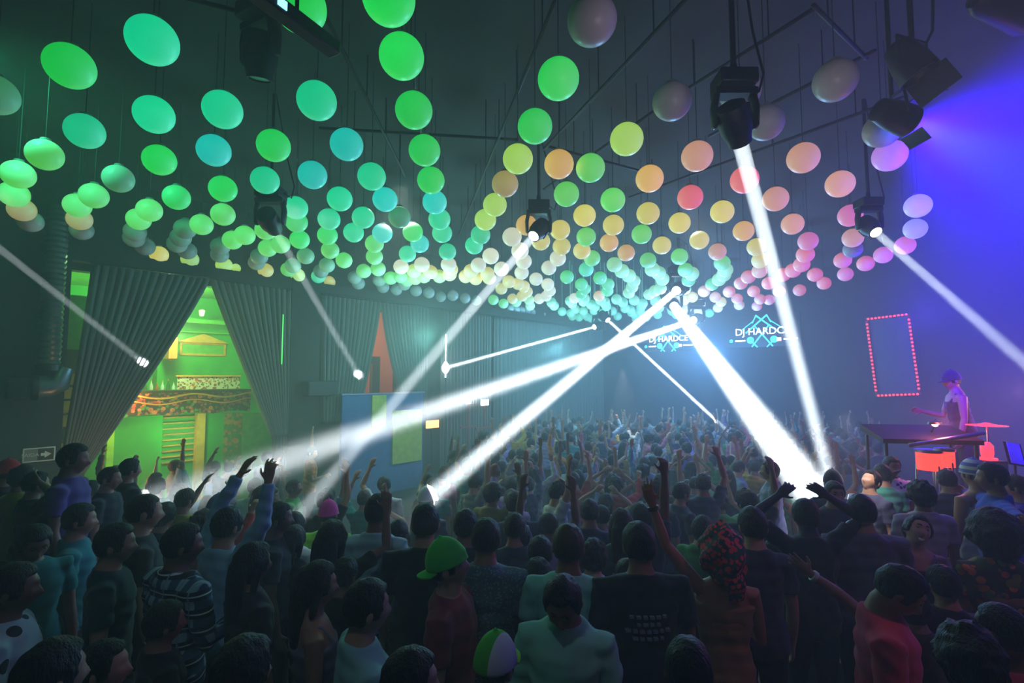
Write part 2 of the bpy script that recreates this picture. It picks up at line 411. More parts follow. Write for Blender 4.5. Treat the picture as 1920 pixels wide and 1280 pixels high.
        if P.get('collar'):
            mb.tube([bend((.062 * math.cos(a), -.008 + .066 * math.sin(a), 1.485 + .012 * math.sin(a) * -1)) for a in [2 * PI * q / 16 + PI * .75 for q in range(15)]], [.014] * 15, 8)
        sh = remesh(mb.V, mb.F, max(vox * 1.25, .009), 3)
        nv = len(sh.vertices); co = np.empty(nv * 3); sh.vertices.foreach_get('co', co); co = co.reshape(nv, 3)
        nr = np.empty(nv * 3); sh.vertices.foreach_get('normal', nr); nr = nr.reshape(nv, 3); sd = P.get('seed', 0) * 1.7
        w = (np.sin(co[:, 2] * 38 + co[:, 0] * 22 + sd) * np.sin(co[:, 0] * 31 - co[:, 2] * 17 + 2 * sd) + .6 * np.sin(co[:, 2] * 71 + co[:, 1] * 40 + sd)) * .0045
        co += nr * w[:, None]; sh.vertices.foreach_set('co', co.reshape(-1)); sh.update()
        sh.materials.append(MATS[P.get('pat', 'cloth')])
    hm = None; cap = None; st = P.get('hair', 'short')
    if st in HAIR: hm = hair_mesh(st, hx, P.get('seed', 0), bend); hm.materials.append(MATS['hair'])
    if P.get('cap'):
        hm = hair_mesh('crop', hx, 1); hm.materials.append(MATS['hair'])
        crown, brim = cap_mesh(hx, P['cap'] == 'back'); crown.materials.append(MATS[P.get('cappat', 'cloth')]); cap = (crown, brim.mesh('brim', P.get('brimpat', 'cloth')))
    extra = []
    if st == 'scarf':
        m2 = MB(); V = []; F = []; NL, NA = 44, 26
        for i in range(NA + 1):
            lat = -.95 + (PI / 2 + .95) * i / NA
            for k in range(NL):
                lon = 2 * PI * k / NL; p = head_point(lon, lat); c0 = math.cos(lon)
                line = .045 * sstep((c0 - .1) / .5) + (1 - sstep((c0 - .1) / .5)) * -.075
                w = sstep((p.z - line + .004) / .012); d = p.normalized()
                th = .052 + .045 * max(0, -c0) + .012 * math.sin(lon * 5 + p.z * 60) + .01 * noise.noise(d * 5)
                V.append(hx(HC + (p * .86).lerp(p + d * th, w)))
        for i in range(NA):
            for k in range(NL): k2 = (k + 1) % NL; F.append((i * NL + k, i * NL + k2, (i + 1) * NL + k2, (i + 1) * NL + k))
        F.append(tuple(range(NL - 1, -1, -1))); F.append(tuple(NA * NL + k for k in range(NL))); m2.add(V, F)
        m2.tube([hx(HC + Vector(v)) for v in ((0, -.12, -.02), (.02, -.15, -.06), (.05, -.15, -.13), (.055, -.13, -.22))], [(.045, .03), (.06, .03), (.06, .024), (.05, .015)], 14)
        hm = remesh(m2.V, m2.F, .007, 2); hm.materials.append(MATS['scarf'])
    eyes = []
    if P.get('eyes'):
        for s in (-1, 1):
            c = HC + head_point(s * .36, .10) ; e = MB(); V = []
            e.lathe([(0, -.011), (.008, -.008), (.0115, 0), (.008, .008), (0, .011)], 12)
            e.V = [tuple(hx(c + Vector((v[0] * 1.25, v[1] * .6 - .001, v[2] * .7)))) for v in e.V]; eyes.append(e)
    face = {}
    if P.get('eyes'):
        br = MB(); mo = MB()
        for s in (-1, 1):
            Q = [hx(HC + head_point(s * a, .30 + .03 * math.sin((a - .2) * 6)) * 1.015) for a in (.18, .30, .42, .54)]
            br.tube(Q, [.0035, .005, .0045, .003], 8)
        Q = [hx(HC + head_point(a, -.60 - (.10 if P.get('smile') else .0) * (1 - (a / .3) ** 2)) * 1.004) for a in (-.30, -.15, 0, .15, .30)]
        mo.tube(Q, [.003, .006, .007, .006, .003] if not P.get('smile') else [.004, .008, .010, .008, .004], 8)
        face = {'eyebrow': br, 'mouth': mo, 'smile': P.get('smile')}
    return dict(face=face, body=me, shirt=sh, hair=hm, cap=cap, eyes=eyes, arms=arms, hx=hx, scarf=st == 'scarf')
HAIRCOL = [(20, 17, 16), (24, 19, 17), (16, 15, 17), (34, 25, 20), (28, 22, 19)]
SKIN = [(176, 128, 104), (150, 104, 82), (196, 150, 124), (128, 86, 66), (186, 138, 112)]
def hair_bump():
    nt = MATS['hair'].node_tree; b = [n for n in nt.nodes if n.type == 'BSDF_PRINCIPLED'][0]
    n = nt.nodes.new('ShaderNodeTexNoise'); n.inputs['Scale'].default_value = 45; n.inputs['Detail'].default_value = 5
    tc = nt.nodes.new('ShaderNodeTexCoord'); mp = nt.nodes.new('ShaderNodeMapping'); mp.inputs['Scale'].default_value = (2.2, 2.2, .5); nt.links.new(tc.outputs['Object'], mp.inputs[0]); nt.links.new(mp.outputs[0], n.inputs['Vector'])
    bp = nt.nodes.new('ShaderNodeBump'); bp.inputs['Strength'].default_value = .9; bp.inputs['Distance'].default_value = .02; nt.links.new(n.outputs[0], bp.inputs['Height']); nt.links.new(bp.outputs[0], b.inputs['Normal'])
hair_bump()
def put_person(B, loc, rz, scale, shirt, label, skin=None, hair=None, group=None, capcol=None, cat='person', brimcol=None):
    rnd = random.Random(hash((round(loc[0], 2), round(loc[1], 2))) & 0xffff)
    o = ob('person', B['body'], loc=loc, rz=rz, color=skin or rnd.choice(SKIN)); o.scale = (scale,) * 3
    tag(o, label, cat, group)
    if B['shirt']: ob('shirt', B['shirt'], o, color=shirt)
    if B['hair']: ob('headscarf' if B['scarf'] else 'hair', B['hair'], o, color=hair or rnd.choice(HAIRCOL))
    if B['cap']:
        c = ob('cap', B['cap'][0], o, color=capcol or (40, 40, 50)); ob('brim', B['cap'][1], c, color=brimcol or capcol or (40, 40, 50))
    if 'eyes' in B and B['eyes']:
        if 'em' not in B: B['em'] = [e.mesh('eye', 'eye') for e in B['eyes']]
        for e in B['em']: ob('eye', e, o)
        ob('eyebrow', B['face']['eyebrow'].mesh('eyebrow', 'brow'), o); ob('mouth', B['face']['mouth'].mesh('mouth', 'teeth' if B['face']['smile'] else 'lip'), o)
    return o
mat('eye', (40, 34, 32), .2)
mat('brow', (26, 20, 18), .7); mat('lip', (120, 62, 58), .5); mat('teeth', (225, 215, 215), .3)
# ------------------------------------------------------------------ setting
mat('black_wall', (40, 44, 48), .85, var=.12, scale=1.5); mat('ceil_paint', (62, 66, 68), .9, var=.1, scale=.8); mat('floor_dark', (30, 30, 34), .5, var=.2, scale=2)
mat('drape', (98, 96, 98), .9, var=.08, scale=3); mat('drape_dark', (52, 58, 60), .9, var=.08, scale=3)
mat('black_metal', (16, 18, 22), .45, var=.1); mat('black_plastic', (20, 22, 26), .5, var=.1); mat('rod', (18, 20, 22), .5)
mat('glass_lens', (190, 200, 210), .1); mat('silver', (170, 175, 180), .3, 1.0)
CEIL = 6.3
def struct(name, mb, m, M=None, smooth=False):
    o = ob(name, mb.mesh(name, m, smooth)); o['kind'] = 'structure'
    if M is not None: o.matrix_world = M
    return o
MW = Matrix.Translation(W0) @ Matrix.Rotation(UA, 4, 'Z')           # x along the bar wall, y away from the room
MF = Matrix.Translation(CORN) @ Matrix.Rotation(UA - PI / 2, 4, 'Z')  # x along the screen wall (-NO), y away from the room (U)
X0, X1, YN = -10.0, 18.9, -27.0
FLO, MID, TER, RST = -.80, -.50, -.24, 0.0
RX = 2.75                                     # the raised side towards the stage begins here
def floor_at(x, y):
    if x > RX and y > 4.15: return RST if y < 5.80 else FLO
    if x < -3.35 and 4.12 < y < 5.2: return .10
    return TER if y < 4.1 else (MID if y < 6.2 else FLO)
struct('floor', MB().box(X0 - .3, X1 + .3, YN - .3, 4.5, FLO - .2, FLO), 'floor_dark', MW)
struct('floor_terrace', MB().box(-12, 14, -4, 4.1, FLO + .002, TER), 'floor_dark')
struct('floor_step', MB().box(-3.34, RX - .02, 4.11, 6.2, FLO + .002, MID), 'floor_dark')
struct('floor_side', MB().box(RX, 14, 4.15, 5.80, FLO + .002, RST), 'floor_dark')
struct('floor_block', MB().box(-6.5, -3.36, 4.12, 5.2, FLO + .002, .10), 'floor_dark')
struct('ceiling', MB().box(X0 - .3, X1 + .3, YN - .3, 4.5, CEIL, CEIL + .2), 'ceil_paint', MW)
OPEN = [(-.25, 3.72, 4.42), (5.55, 7.25, 4.3)]
wl = MB(); prev = X0
for a, b, h in OPEN:
    wl.box(prev, a, 0, .25, FLO, CEIL); wl.box(a, b, 0, .25, h, CEIL); prev = b
wl.box(prev, X1 + .3, 0, .25, FLO, CEIL)
struct('wall_left', wl, 'black_wall', MW)
struct('wall_far', MB().box(-.3, 27.3, 0, .3, FLO, CEIL), 'black_wall', MF)
struct('wall_right', MB().box(X0, X1, YN - .3, YN, FLO, CEIL), 'black_wall', MW)
struct('wall_near', MB().box(X0 - .3, X0, YN, .25, FLO, CEIL), 'black_wall', MW)
# rooms behind the wall
mat('bar_green', (40, 170, 60), .7, var=.15, scale=2); mat('bar_gold', (225, 165, 60), .5, var=.2); mat('bar_lime', (170, 235, 70), .6); mat('bar_orange', (220, 140, 60), .7, var=.2, scale=2)
mat('bar_mid', (90, 170, 70), .7, var=.2); mat('dark_wood', (45, 34, 28), .6); mat('orange_wall', (205, 125, 75), .8, var=.1, scale=1.2); mat('bar_side', (120, 190, 70), .8)
struct('wall_bar_back', MB().box(-.9, 5.3, 3.4, 3.5, FLO, 4.7), 'bar_green', MW)
struct('wall_bar_side', MB().box(-.9, -.8, .25, 3.5, FLO, 4.7).box(5.2, 5.3, .25, 3.5, FLO, 4.7), 'bar_side', MW)
struct('ceiling_bar', MB().box(-.9, 5.3, .25, 3.5, 4.6, 4.75), 'bar_mid', MW)
struct('wall_hall_back', MB().box(5.35, 9.6, 2.4, 2.5, FLO, 4.7), 'orange_wall', MW)
struct('wall_hall_side', MB().box(5.35, 5.42, .25, 2.4, FLO, 4.7).box(9.5, 9.6, .25, 2.4, FLO, 4.7), 'orange_wall', MW)
struct('ceiling_hall', MB().box(5.35, 9.6, .25, 2.5, 4.6, 4.75), 'orange_wall', MW)
# pilasters between the curtains and a header band above them
for i, (a, b, d) in enumerate(((-1.75, -.3, .35), (3.86, 4.62, .30))):
    struct('pillar_%d' % (i + 1), MB().box(a, b, -d, -.01, FLO, CEIL - .01), 'black_wall', MW)
struct('trim_1', MB().box(-.3, 18.8, -.28, -.01, 4.56, 4.80), 'black_wall', MW)
# ---- curtains
def curtain(name, label, tl, tr, bl, br, h0, h1, pleats, off, m, sag=.25, group=None):
    """top edge from tl to tr at height h1, lower edge from bl to br at h0"""
    nx, nz = pleats * 8, 40; V = []; F = []
    for j in range(nz + 1):
        f = j / nz; z = h1 + (h0 - h1) * f; e = f ** (1 + sag)
        for i in range(nx + 1):
            s = i / nx; w = s
            L = tl + (bl - tl) * e; R = tr + (br - tr) * e
            amp = .075 * (.55 + .45 * f) * min(1, abs(R - L) / 1.2 + .25)
            ph = 2 * PI * pleats * s + .5 * math.sin(6 * s + 3 * f)
            V.append((L + (R - L) * w + .01 * math.cos(ph), -off + amp * (math.sin(ph) + .25 * math.sin(2.3 * ph + 1)), z))
    for j in range(nz):
        for i in range(nx):
            a = j * (nx + 1) + i; F.append((a, a + 1, a + nx + 2, a + nx + 1))
    me = bpy.data.meshes.new(name); me.from_pydata(V, [], F); me.polygons.foreach_set('use_smooth', [True] * len(F)); me.materials.append(MATS[m])
    e = empty(name, W0 + U * ((tl + tr) / 2), UA, label=label, cat='curtain', group=group)
    o = ob('fabric', me, e); o.location = (-(tl + tr) / 2, 0, 0); so = o.modifiers.new('s', 'SOLIDIFY'); so.thickness = .012
    r = MB(); r.tube([(min(tl, tr) - (tl + tr) / 2, -off, h1 + .03), (max(tl, tr) - (tl + tr) / 2, -off, h1 + .03)], .022, 10, ref=(0, 0, 1))
    part('rail', r, 'black_metal', e)
    return e
G = 'tall theatre curtains on the bar wall'
curtain('curtain', 'grey pleated curtain swept aside beside the pillar with exit arrow, framing the bar', -.02, 2.0, -.30, .02, .55, 4.52, 15, .30, 'drape', .1, G)
curtain('curtain', 'grey-green pleated curtain swept towards dark pilaster, closing other side of bar opening', 2.02, 3.84, 3.5, 3.86, .95, 4.52, 13, .24, 'drape', .05, G)
curtain('curtain', 'lower grey tail of the bar curtain hanging straight below its gathered waist', 3.5, 3.86, 3.45, 3.9, .02 + FLO, .96, 5, .24, 'drape', .1, G)
curtain('curtain', 'pale grey curtain on the bar side of the orange-lit gap', 4.66, 6.42, 4.72, 5.75, 1.2, 4.5, 13, .26, 'drape', .3, G)
curtain('curtain', 'pale grey curtain beyond the orange-lit gap, struck by white beam at its edge', 6.44, 8.15, 7.35, 8.1, 1.2, 4.5, 13, .26, 'drape', .3, G)
curtain('curtain', 'straight grey curtain behind the bright white lit edge past the orange gap', 8.75, 11.0, 8.75, 11.0, .02 + FLO, 4.5, 16, .22, 'drape', .3, G)
curtain('curtain', 'straight dim grey curtain reaching to the far corner', 11.2, 18.5, 11.2, 18.5, .02 + FLO, 4.5, 34, .22, 'drape', .3, G)
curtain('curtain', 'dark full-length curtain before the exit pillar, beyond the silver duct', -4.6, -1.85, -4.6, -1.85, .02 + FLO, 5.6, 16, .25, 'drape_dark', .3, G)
# ---- bar interior
def wp(px, py, deep): t, h = wall_hit(px, py, deep); return t, h
def slab(px0, py0, px1, py1, deep, th):
    t0, h1 = wp(px0, py0, deep); t1, _ = wp(px1, py0, deep); _, h0 = wp((px0 + px1) / 2, py1, deep)
    return t0, t1, deep, deep + th, max(FLO, h0), h1
def slab_box(*a): return MB().box(*slab(*a))
pattern = None
def confetti(name, base, cols, scale):
    m, nt, b = new_mat(name); L = nt.links; tc = nt.nodes.new('ShaderNodeTexCoord')
    prev = None
    r0 = nt.nodes.new('ShaderNodeRGB'); r0.outputs[0].default_value = (*srgb(base), 1); prev = r0.outputs[0]
    for i, c in enumerate(cols):
        v = nt.nodes.new('ShaderNodeTexVoronoi'); v.inputs['Scale'].default_value = scale * (1 + .35 * i)
        mp = nt.nodes.new('ShaderNodeMapping'); mp.inputs['Location'].default_value = (i * 3.7, i, i * 1.9); L.new(tc.outputs['Object'], mp.inputs[0]); L.new(mp.outputs[0], v.inputs['Vector'])
        t = nt.nodes.new('ShaderNodeMath'); t.operation = 'LESS_THAN'; t.inputs[1].default_value = .34; L.new(v.outputs[0], t.inputs[0])
        x = nt.nodes.new('ShaderNodeMix'); x.data_type = 'RGBA'; L.new(t.outputs[0], x.inputs[0]); L.new(prev, x.inputs[6]); x.inputs[7].default_value = (*srgb(c), 1); prev = x.outputs[2]
    L.new(prev, b.inputs['Base Color']); b.inputs['Roughness'].default_value = .7
confetti('poster', (235, 225, 205), [(200, 70, 60), (220, 160, 60), (60, 60, 70)], 9)
confetti('mural', (90, 130, 60), [(200, 150, 70), (40, 130, 70), (220, 120, 80)], 5)
confetti('valance_print', (40, 34, 36), [(200, 110, 60), (70, 130, 60), (170, 60, 60)], 7)
def wthing(name, label, cat, group=None):
    e = empty(name, W0, UA, label=label, cat=cat, group=group); return e
b = wthing('bar_cabinet', 'tall green bar back wall cabinet with gold picture frame and gable', 'cabinet')
part('panel', slab_box(300, 590, 480, 735, 3.0, .35), 'bar_green', b)
t0, t1, y0, y1, h0, h1 = slab(338, 640, 425, 667, 2.96, .05)
f = MB(); w = .06
f.box(t0, t1, y0, y1, h1 - w, h1).box(t0, t1, y0, y1, h0, h0 + w).box(t0, t0 + w, y0, y1, h0, h1).box(t1 - w, t1, y0, y1, h0, h1)
part('frame', f, 'bar_gold', b, .01); part('inset', MB().box(t0 + w, t1 - w, y0 + .03, y1, h0 + w, h1 - w), 'bar_mid', b)
ta, ha = wp(332, 640, 2.9); tb, hb = wp(430, 640, 2.9); _, hc = wp(375, 625, 2.9)
part('gable', MB().add([(ta, 2.9, ha), (tb, 2.9, ha), ((ta + tb) / 2, 2.9, hc), (ta, 3.0, ha), (tb, 3.0, ha), ((ta + tb) / 2, 3.0, hc)], [(0, 1, 2), (5, 4, 3), (0, 3, 4, 1), (1, 4, 5, 2), (2, 5, 3, 0)]), 'bar_gold', b)
part('cornice', slab_box(300, 618, 480, 624, 2.85, .15), 'bar_lime', b)
b = wthing('lintel_shelf', 'green ledge with small warm spotlamp high under the curtain meeting point', 'shelf')
part('ledge', slab_box(330, 595, 430, 606, 2.5, .3), 'bar_mid', b)
mat('lamp_shell', (60, 50, 40), .5); emis('lamp_warm', (255, 205, 140), 5)
t, h = wp(381, 585, 2.4); part('lamp', MB().lathe([(.03, -.1), (.05, -.08), (.07, .05), (.03, .07)], 14, (t, 2.5, h)), 'lamp_warm', b)
part('corbel', MB().box(*slab(318, 632, 334, 672, 2.3, .6)).lathe([(.03, 0), (.13, .1), (.13, .2), (.05, .3)], 16, (wp(326, 680, 2.3)[0], 2.6, wp(326, 676, 2.3)[1])), 'bar_orange', b, 0)
b = wthing('menu_board', 'long white board covered in red and dark confetti pattern above the bar', 'board')
part('board_face', slab_box(333, 706, 450, 738, 2.2, .05), 'poster', b); part('board_rim', slab_box(331, 703, 452, 706, 2.17, .08), 'bar_gold', b)
mat('bottle_green', (40, 110, 50), .15); mat('bottle_amber', (170, 90, 30), .15); mat('bottle_clear', (200, 215, 210), .12)
mat('cap_gold', (200, 160, 70), .35, .8)
shelf_e = wthing('bar_shelf', 'dark shelf carrying bottles behind the bar canopy', 'shelf')
ts0, hs_ = wp(250, 738, 1.95); ts1, _ = wp(333, 738, 1.95); part('board', MB().box(ts0, ts1, 1.85, 2.15, hs_ - .04, hs_), 'dark_wood', shelf_e, .005)
part('bracket', MB().box(ts0 + .05, ts0 + .1, 1.9, 2.6, hs_ - .3, hs_ - .04), 'dark_wood', shelf_e)
bprof = [(.036, 0), (.04, .01), (.04, .17), (.03, .21), (.014, .25), (.014, .31), (0.012, .315)]
bm_ = {k: MB().lathe(bprof, 14).mesh('bottle', k) for k in ('bottle_green', 'bottle_amber', 'bottle_clear')}; bcap = MB().lathe([(.015, .29), (.016, .295), (.016, .33), (.012, .335)], 12).mesh('cap', 'cap_gold')
names = {'bottle_green': 'green', 'bottle_amber': 'amber', 'bottle_clear': 'clear'}
for i, k in enumerate(('bottle_amber', 'bottle_green', 'bottle_clear', 'bottle_amber', 'bottle_clear', 'bottle_green', 'bottle_clear')):
    o = ob('bottle', bm_[k], loc=WL(ts0 + .12 + i * (ts1 - ts0 - .2) / 6, 2.0, hs_)); tag(o, '%s glass bottle on the bar shelf, %s from the swept curtain' % (names[k], ('first', 'second', 'third', 'fourth', 'fifth', 'sixth', 'seventh')[i]), 'bottle', 'bottles on the bar shelf'); ob('cap', bcap, o); o.scale = (1, 1, .8 + .1 * (i % 3))
# canopy with wavy valance
b = wthing('bar_canopy', 'dark bar canopy with wavy gold-edged valance full of folk motifs', 'canopy')
tv0, hv1 = wp(215, 738, 1.2); tv1, _ = wp(470, 738, 1.2); _, hv0 = wp(340, 778, 1.2)
V = []; F = []; n = 80
def wavez(x): return .05 * math.cos((x - .9) * 4.6)
for i in range(n + 1):
    x = tv0 + (tv1 - tv0) * i / n
    V += [(x, 1.2, hv1), (x, 1.2, hv0 + .05 * abs(math.sin(x * 3.5))), (x, 1.26, hv1), (x, 1.26, hv0 + .05 * abs(math.sin(x * 3.5)))]
for i in range(n):
    a = i * 4; F += [(a, a + 1, a + 5, a + 4), (a + 2, a + 6, a + 7, a + 3), (a, a + 4, a + 6, a + 2), (a + 1, a + 3, a + 7, a + 5)]
F += [(0, 2, 3, 1), (4 * n, 4 * n + 1, 4 * n + 3, 4 * n + 2)]
part('valance', MB().add(V, F), 'valance_print', b)
for dz, r, m in ((-.06, .022, 'bar_gold'), (-.20, .016, 'bar_orange')):
    part('trim_cord', MB().tube([(tv0 + (tv1 - tv0) * i / 60, 1.19, hv1 + dz - .02 + wavez(tv0 + (tv1 - tv0) * i / 60)) for i in range(61)], r, 8, ref=(0, 0, 1)), m, b)
part('roof_board', MB().box(tv0, tv1, 1.15, 1.9, hv1, hv1 + .05), 'dark_wood', b)
# counter front: green, slatted and gold panels
b = wthing('bar_counter', 'bar front of bright green panels, gold slats and an amber post', 'bar counter')
for nm, a, m in (('side_strip', (203, 792, 216, 1020, 1.30, .1), 'bar_lime'), ('green_panel', (216, 782, 306, 1020, 1.35, .1), 'bar_green'), ('green_panel', (386, 775, 421, 1020, 1.35, .1), 'bar_green'),
                 ('mural_panel', (421, 775, 455, 1020, 1.35, .1), 'mural'), ('end_panel', (455, 775, 500, 1020, 1.35, .1), 'bar_mid'), ('amber_post', (371, 775, 386, 1020, 1.25, .2), 'bar_gold')):
    part(nm, slab_box(*a), m, b)
t0, t1, y0, y1, h0, h1 = slab(306, 778, 371, 1020, 1.45, .1)
part('slat_back', MB().box(t0, t1, 1.5, 1.55, h0, h1), 'bar_green', b)
for i in range(9):
    z = h1 - .06 - i * .13
    if z > .1: part('slat', MB().box(t0, t1, 1.42, 1.5, z - .025, z + .01), 'bar_gold' if i % 3 else 'bar_orange', b)
# pink paper flowers on the mural (small lit faces and flowers)
# strip of light left of the curtain: tiled door jamb
b = wthing('bar_jamb', 'narrow strip of bar seen past curtain, green above, gold tiles below', 'door jamb')
t0, h1 = wp(141, 553, .5); _, hm = wp(138, 655, .5); _, hl = wp(130, 694, .5); _, hb_ = wp(125, 882, .5)
part('upper_strip', MB().box(t0 - .12, t0 + .22, .5, .56, hm, h1), 'bar_mid', b); part('wood_block', MB().box(t0 - .12, t0 + .22, .48, .56, hl, hm), 'dark_wood', b)
part('lower_strip', MB().box(t0 - .12, t0 + .22, .5, .56, FLO, hl), 'valance_print', b)
for i in range(7): part('tile', MB().box(t0 - .1, t0 + .2, .47, .5, hl - .28 - i * .27, hl - .06 - i * .27), 'bar_gold' if i != 4 else 'dark_wood', b)
# orange gap
b = wthing('hall_post', 'dark upright post inside the orange-lit gap', 'post'); part('shaft', MB().box(*slab(699, 668, 713, 760, .9, .15)), 'dark_wood', b); part('crosspiece', MB().box(*slab(686, 668, 706, 682, .8, .1)), 'dark_wood', b)
b = wthing('notice_board', 'small dark notice board leaning by the post in orange gap', 'board'); part('face', MB().box(*slab(668, 693, 687, 713, .45, .05)), 'dark_wood', b); part('leg', MB().box(*slab(676, 713, 680, 1100, .45, .04)), 'dark_wood', b)
# painted hoarding
mat('paint_blue', (52, 92, 150), .7); mat('paint_yellow', (190, 180, 70), .7)
b = wthing('painted_hoarding', 'blue hoarding with yellow uprights below the orange-lit gap', 'hoarding')
t0, h1 = wp(640, 741, -.6); t1, _ = wp(792, 741, -.6)
part('board', MB().box(t0, t1, -.65, -.55, FLO, h1), 'paint_blue', b, .01)
for a in ((697, 741, 723, 800), (736, 770, 790, 866)):
    q = slab(*a, -.66, .03); part('yellow_panel', MB().box(q[0], q[1], -.70, -.65, q[4], min(q[5], h1)), 'paint_yellow', b)
part('top_rail', MB().box(t0 - .03, t1 + .03, -.68, -.52, h1, h1 + .04), 'silver', b)
# small lit stands along the bar wall
emis('lit_orange', (255, 170, 100), 4); emis('lit_white', (255, 240, 225), 5); mat('stand_red', (150, 50, 50), .6)
b = wthing('lit_monitor', 'small glowing orange screen beside the blue hoarding', 'screen')
q = slab(801, 789, 823, 802, -.5, .06); part('screen_face', MB().box(*q), 'lit_orange', b); part('stand', MB().tube([((q[0] + q[1]) / 2, -.45, FLO), ((q[0] + q[1]) / 2, -.45, q[4])], .03, 8), 'black_metal', b)
for a, lab in (((876, 748, 884, 757), 'little white lamp on a red stand, nearer the orange screen'), ((904, 749, 917, 760), 'brighter white lamp on a red stand, farther from the orange screen')):
    b = wthing('lamp_stand', lab, 'lamp', 'small lamps on red stands'); q = slab(*a, -.8, .08); part('lamp_head', MB().box(*q), 'lit_white', b, .02); part('stand', MB().tube([((q[0] + q[1]) / 2, -.76, FLO), ((q[0] + q[1]) / 2, -.76, q[4])], .03, 8), 'stand_red', b); part('crossbar', MB().box(q[0] - .25, q[1] + .25, -.79, -.73, q[4] - .75, q[4] - .70), 'stand_red', b)
# pole that catches a beam, its brightness put in as emission
emis('pole_glow', (235, 250, 255), 14); emis('lit_tube_green', (90, 255, 110), 1.6)
b = wthing('glow_pole', 'white upright pole with painted beam glow before the straight curtains', 'tube light')
t, ht = wp(836, 628, -.5); _, hb_ = wp(836, 708, -.5); part('tube', MB().tube([(t, -.5, hb_), (t, -.5, ht)], .018, 10), 'pole_glow', b); part('end_cap', MB().tube([(t, -.5, hb_ - .1), (t, -.5, hb_)], .025, 10), 'black_metal', b)
_, hg = wp(836, 690, -.5); part('lens', MB().lathe([(.02, -.18), (.10, -.08), (.12, 0), (.09, .1), (.03, .2)], 16, (t, -.5, hg)), 'pole_glow', b); part('stem', MB().tube([(t, -.5, FLO), (t, -.5, hb_ - .1)], .015, 8), 'black_metal', b)  # bright beam spot on the pole, made as a glowing bulge
b = wthing('green_tube_light', 'thin green vertical light line at edge of the dark pilaster', 'tube light')
t, ht = wp(530, 590, -.33); _, hb_ = wp(524, 682, -.33); part('tube', MB().tube([(t, -.36, hb_), (t, -.36, ht)], .012, 10), 'lit_tube_green', b); part('clip', MB().box(t - .03, t + .03, -.35, -.30, hb_, hb_ + .05), 'black_metal', b)
# exit sign, speakers, ducts
b = wthing('exit_sign', 'grey exit sign with white arrow on the dark pillar', 'sign')
mat('sign_grey', (120, 128, 130), .6); mat('sign_dark', (26, 30, 32), .6); mat('sign_white', (215, 225, 225), .6)
t0, h1 = wp(43, 841, -.36); t1, _ = wp(104, 841, -.36); _, h0 = wp(73, 865, -.36); tm = (t0 + t1) / 2 - .02
yy = -.372
part('plate', MB().box(t0, t1, yy, -.352, h0, h1), 'sign_white', b, .004); part('word_field', MB().box(t0 + .02, tm, yy - .004, yy, h0 + .02, h1 - .02), 'sign_grey', b); part('arrow_field', MB().box(tm, t1 - .02, yy - .004, yy, h0 + .02, h1 - .02), 'sign_dark', b)
hm = (h0 + h1) / 2; L = t1 - .05
part('arrow', MB().add([(tm + .04, yy - .006, hm - .025), (L - .09, yy - .006, hm - .025), (L - .09, yy - .006, hm - .06), (L, yy - .006, hm), (L - .09, yy - .006, hm + .06), (L - .09, yy - .006, hm + .025), (tm + .04, yy - .006, hm + .025)] + [(tm + .04, yy - .003, hm - .025), (L - .09, yy - .003, hm - .025), (L - .09, yy - .003, hm - .06), (L, yy - .003, hm), (L - .09, yy - .003, hm + .06), (L - .09, yy - .003, hm + .025), (tm + .04, yy - .003, hm + .025)],
     [tuple(range(7)), tuple(range(13, 6, -1))] + [(i, (i + 1) % 7, 7 + (i + 1) % 7, 7 + i) for i in range(7)]), 'sign_white', b, 0, False)
tm_ = text_mesh('SAIDA', .082, 'sign_white', .002); o = ob('lettering', tm_, b); o.rotation_euler = (PI / 2, 0, 0); o.location = ((t0 + tm) / 2, yy - .006, hm)
def wspeaker(px0, py0, px1, py1, off, label):
    b = wthing('wall_speaker', label, 'loudspeaker', 'loudspeakers on the bar wall')
    t0, h1 = wp(px0, py0, -off); t1, _ = wp(px1, py0, -off); _, h0 = wp((px0 + px1) / 2, py1, -off)
    part('cabinet', MB().box(t0, t1, -off, -off + .36, h0, h1), 'black_plastic', b, .02); part('grille', MB().box(t0 + .03, t1 - .03, -off - .015, -off, h0 + .03, h1 - .03), 'black_metal', b)
    part('bracket', MB().box((t0 + t1) / 2 - .05, (t0 + t1) / 2 + .05, -off + .36, .01, (h0 + h1) / 2 - .05, (h0 + h1) / 2 + .05), 'black_metal', b)
wspeaker(14, 708, 56, 748, .75, 'dark box loudspeaker fixed beside the silver duct elbow'); wspeaker(578, 714, 634, 742, .65, 'flat dark loudspeaker box in front of pale curtain by the orange gap')
mat('duct_silver', (105, 115, 120), .35, .7, var=.2, scale=5); 
b = wthing('air_duct', 'ribbed grey flexible air duct dropping down the exit pillar', 'duct')
t, hA = wp(104, 470, -.55); _, hB = wp(98, 690, -.55)
prof = [(.16 + .012 * math.cos(i * PI), hB + (hA + .8 - hB) * i / 60) for i in range(61)]; part('hose', MB().lathe(prof, 20, (t, -.55, 0)), 'duct_silver', b)
part('collar', MB().lathe([(.17, hB - .05), (.19, hB - .04), (.19, hB + .06), (.17, hB + .07)], 20, (t, -.55, 0)), 'black_metal', b)
b = wthing('duct_elbow', 'curved silver duct elbow mouth beneath the flexible hose', 'duct')
ta, ha = wp(62, 727, -.6); tb, hb2 = wp(122, 700, -.6)
part('elbow', MB().tube([(ta, -.6, ha), ((ta + tb) / 2, -.6, ha + .01), (ta + (tb - ta) * .8, -.6, ha + .07), (tb, -.6, hb2 + .1)], [.2, .2, .17, .12], 20, ref=(0, 1, 0), cap=.1), 'duct_silver', b); part('mouth_ring', MB().tube([(ta - .02, -.6, ha), (ta + .06, -.6, ha)], [.22, .22], 20, ref=(0, 1, 0), cap=.05), 'black_metal', b)
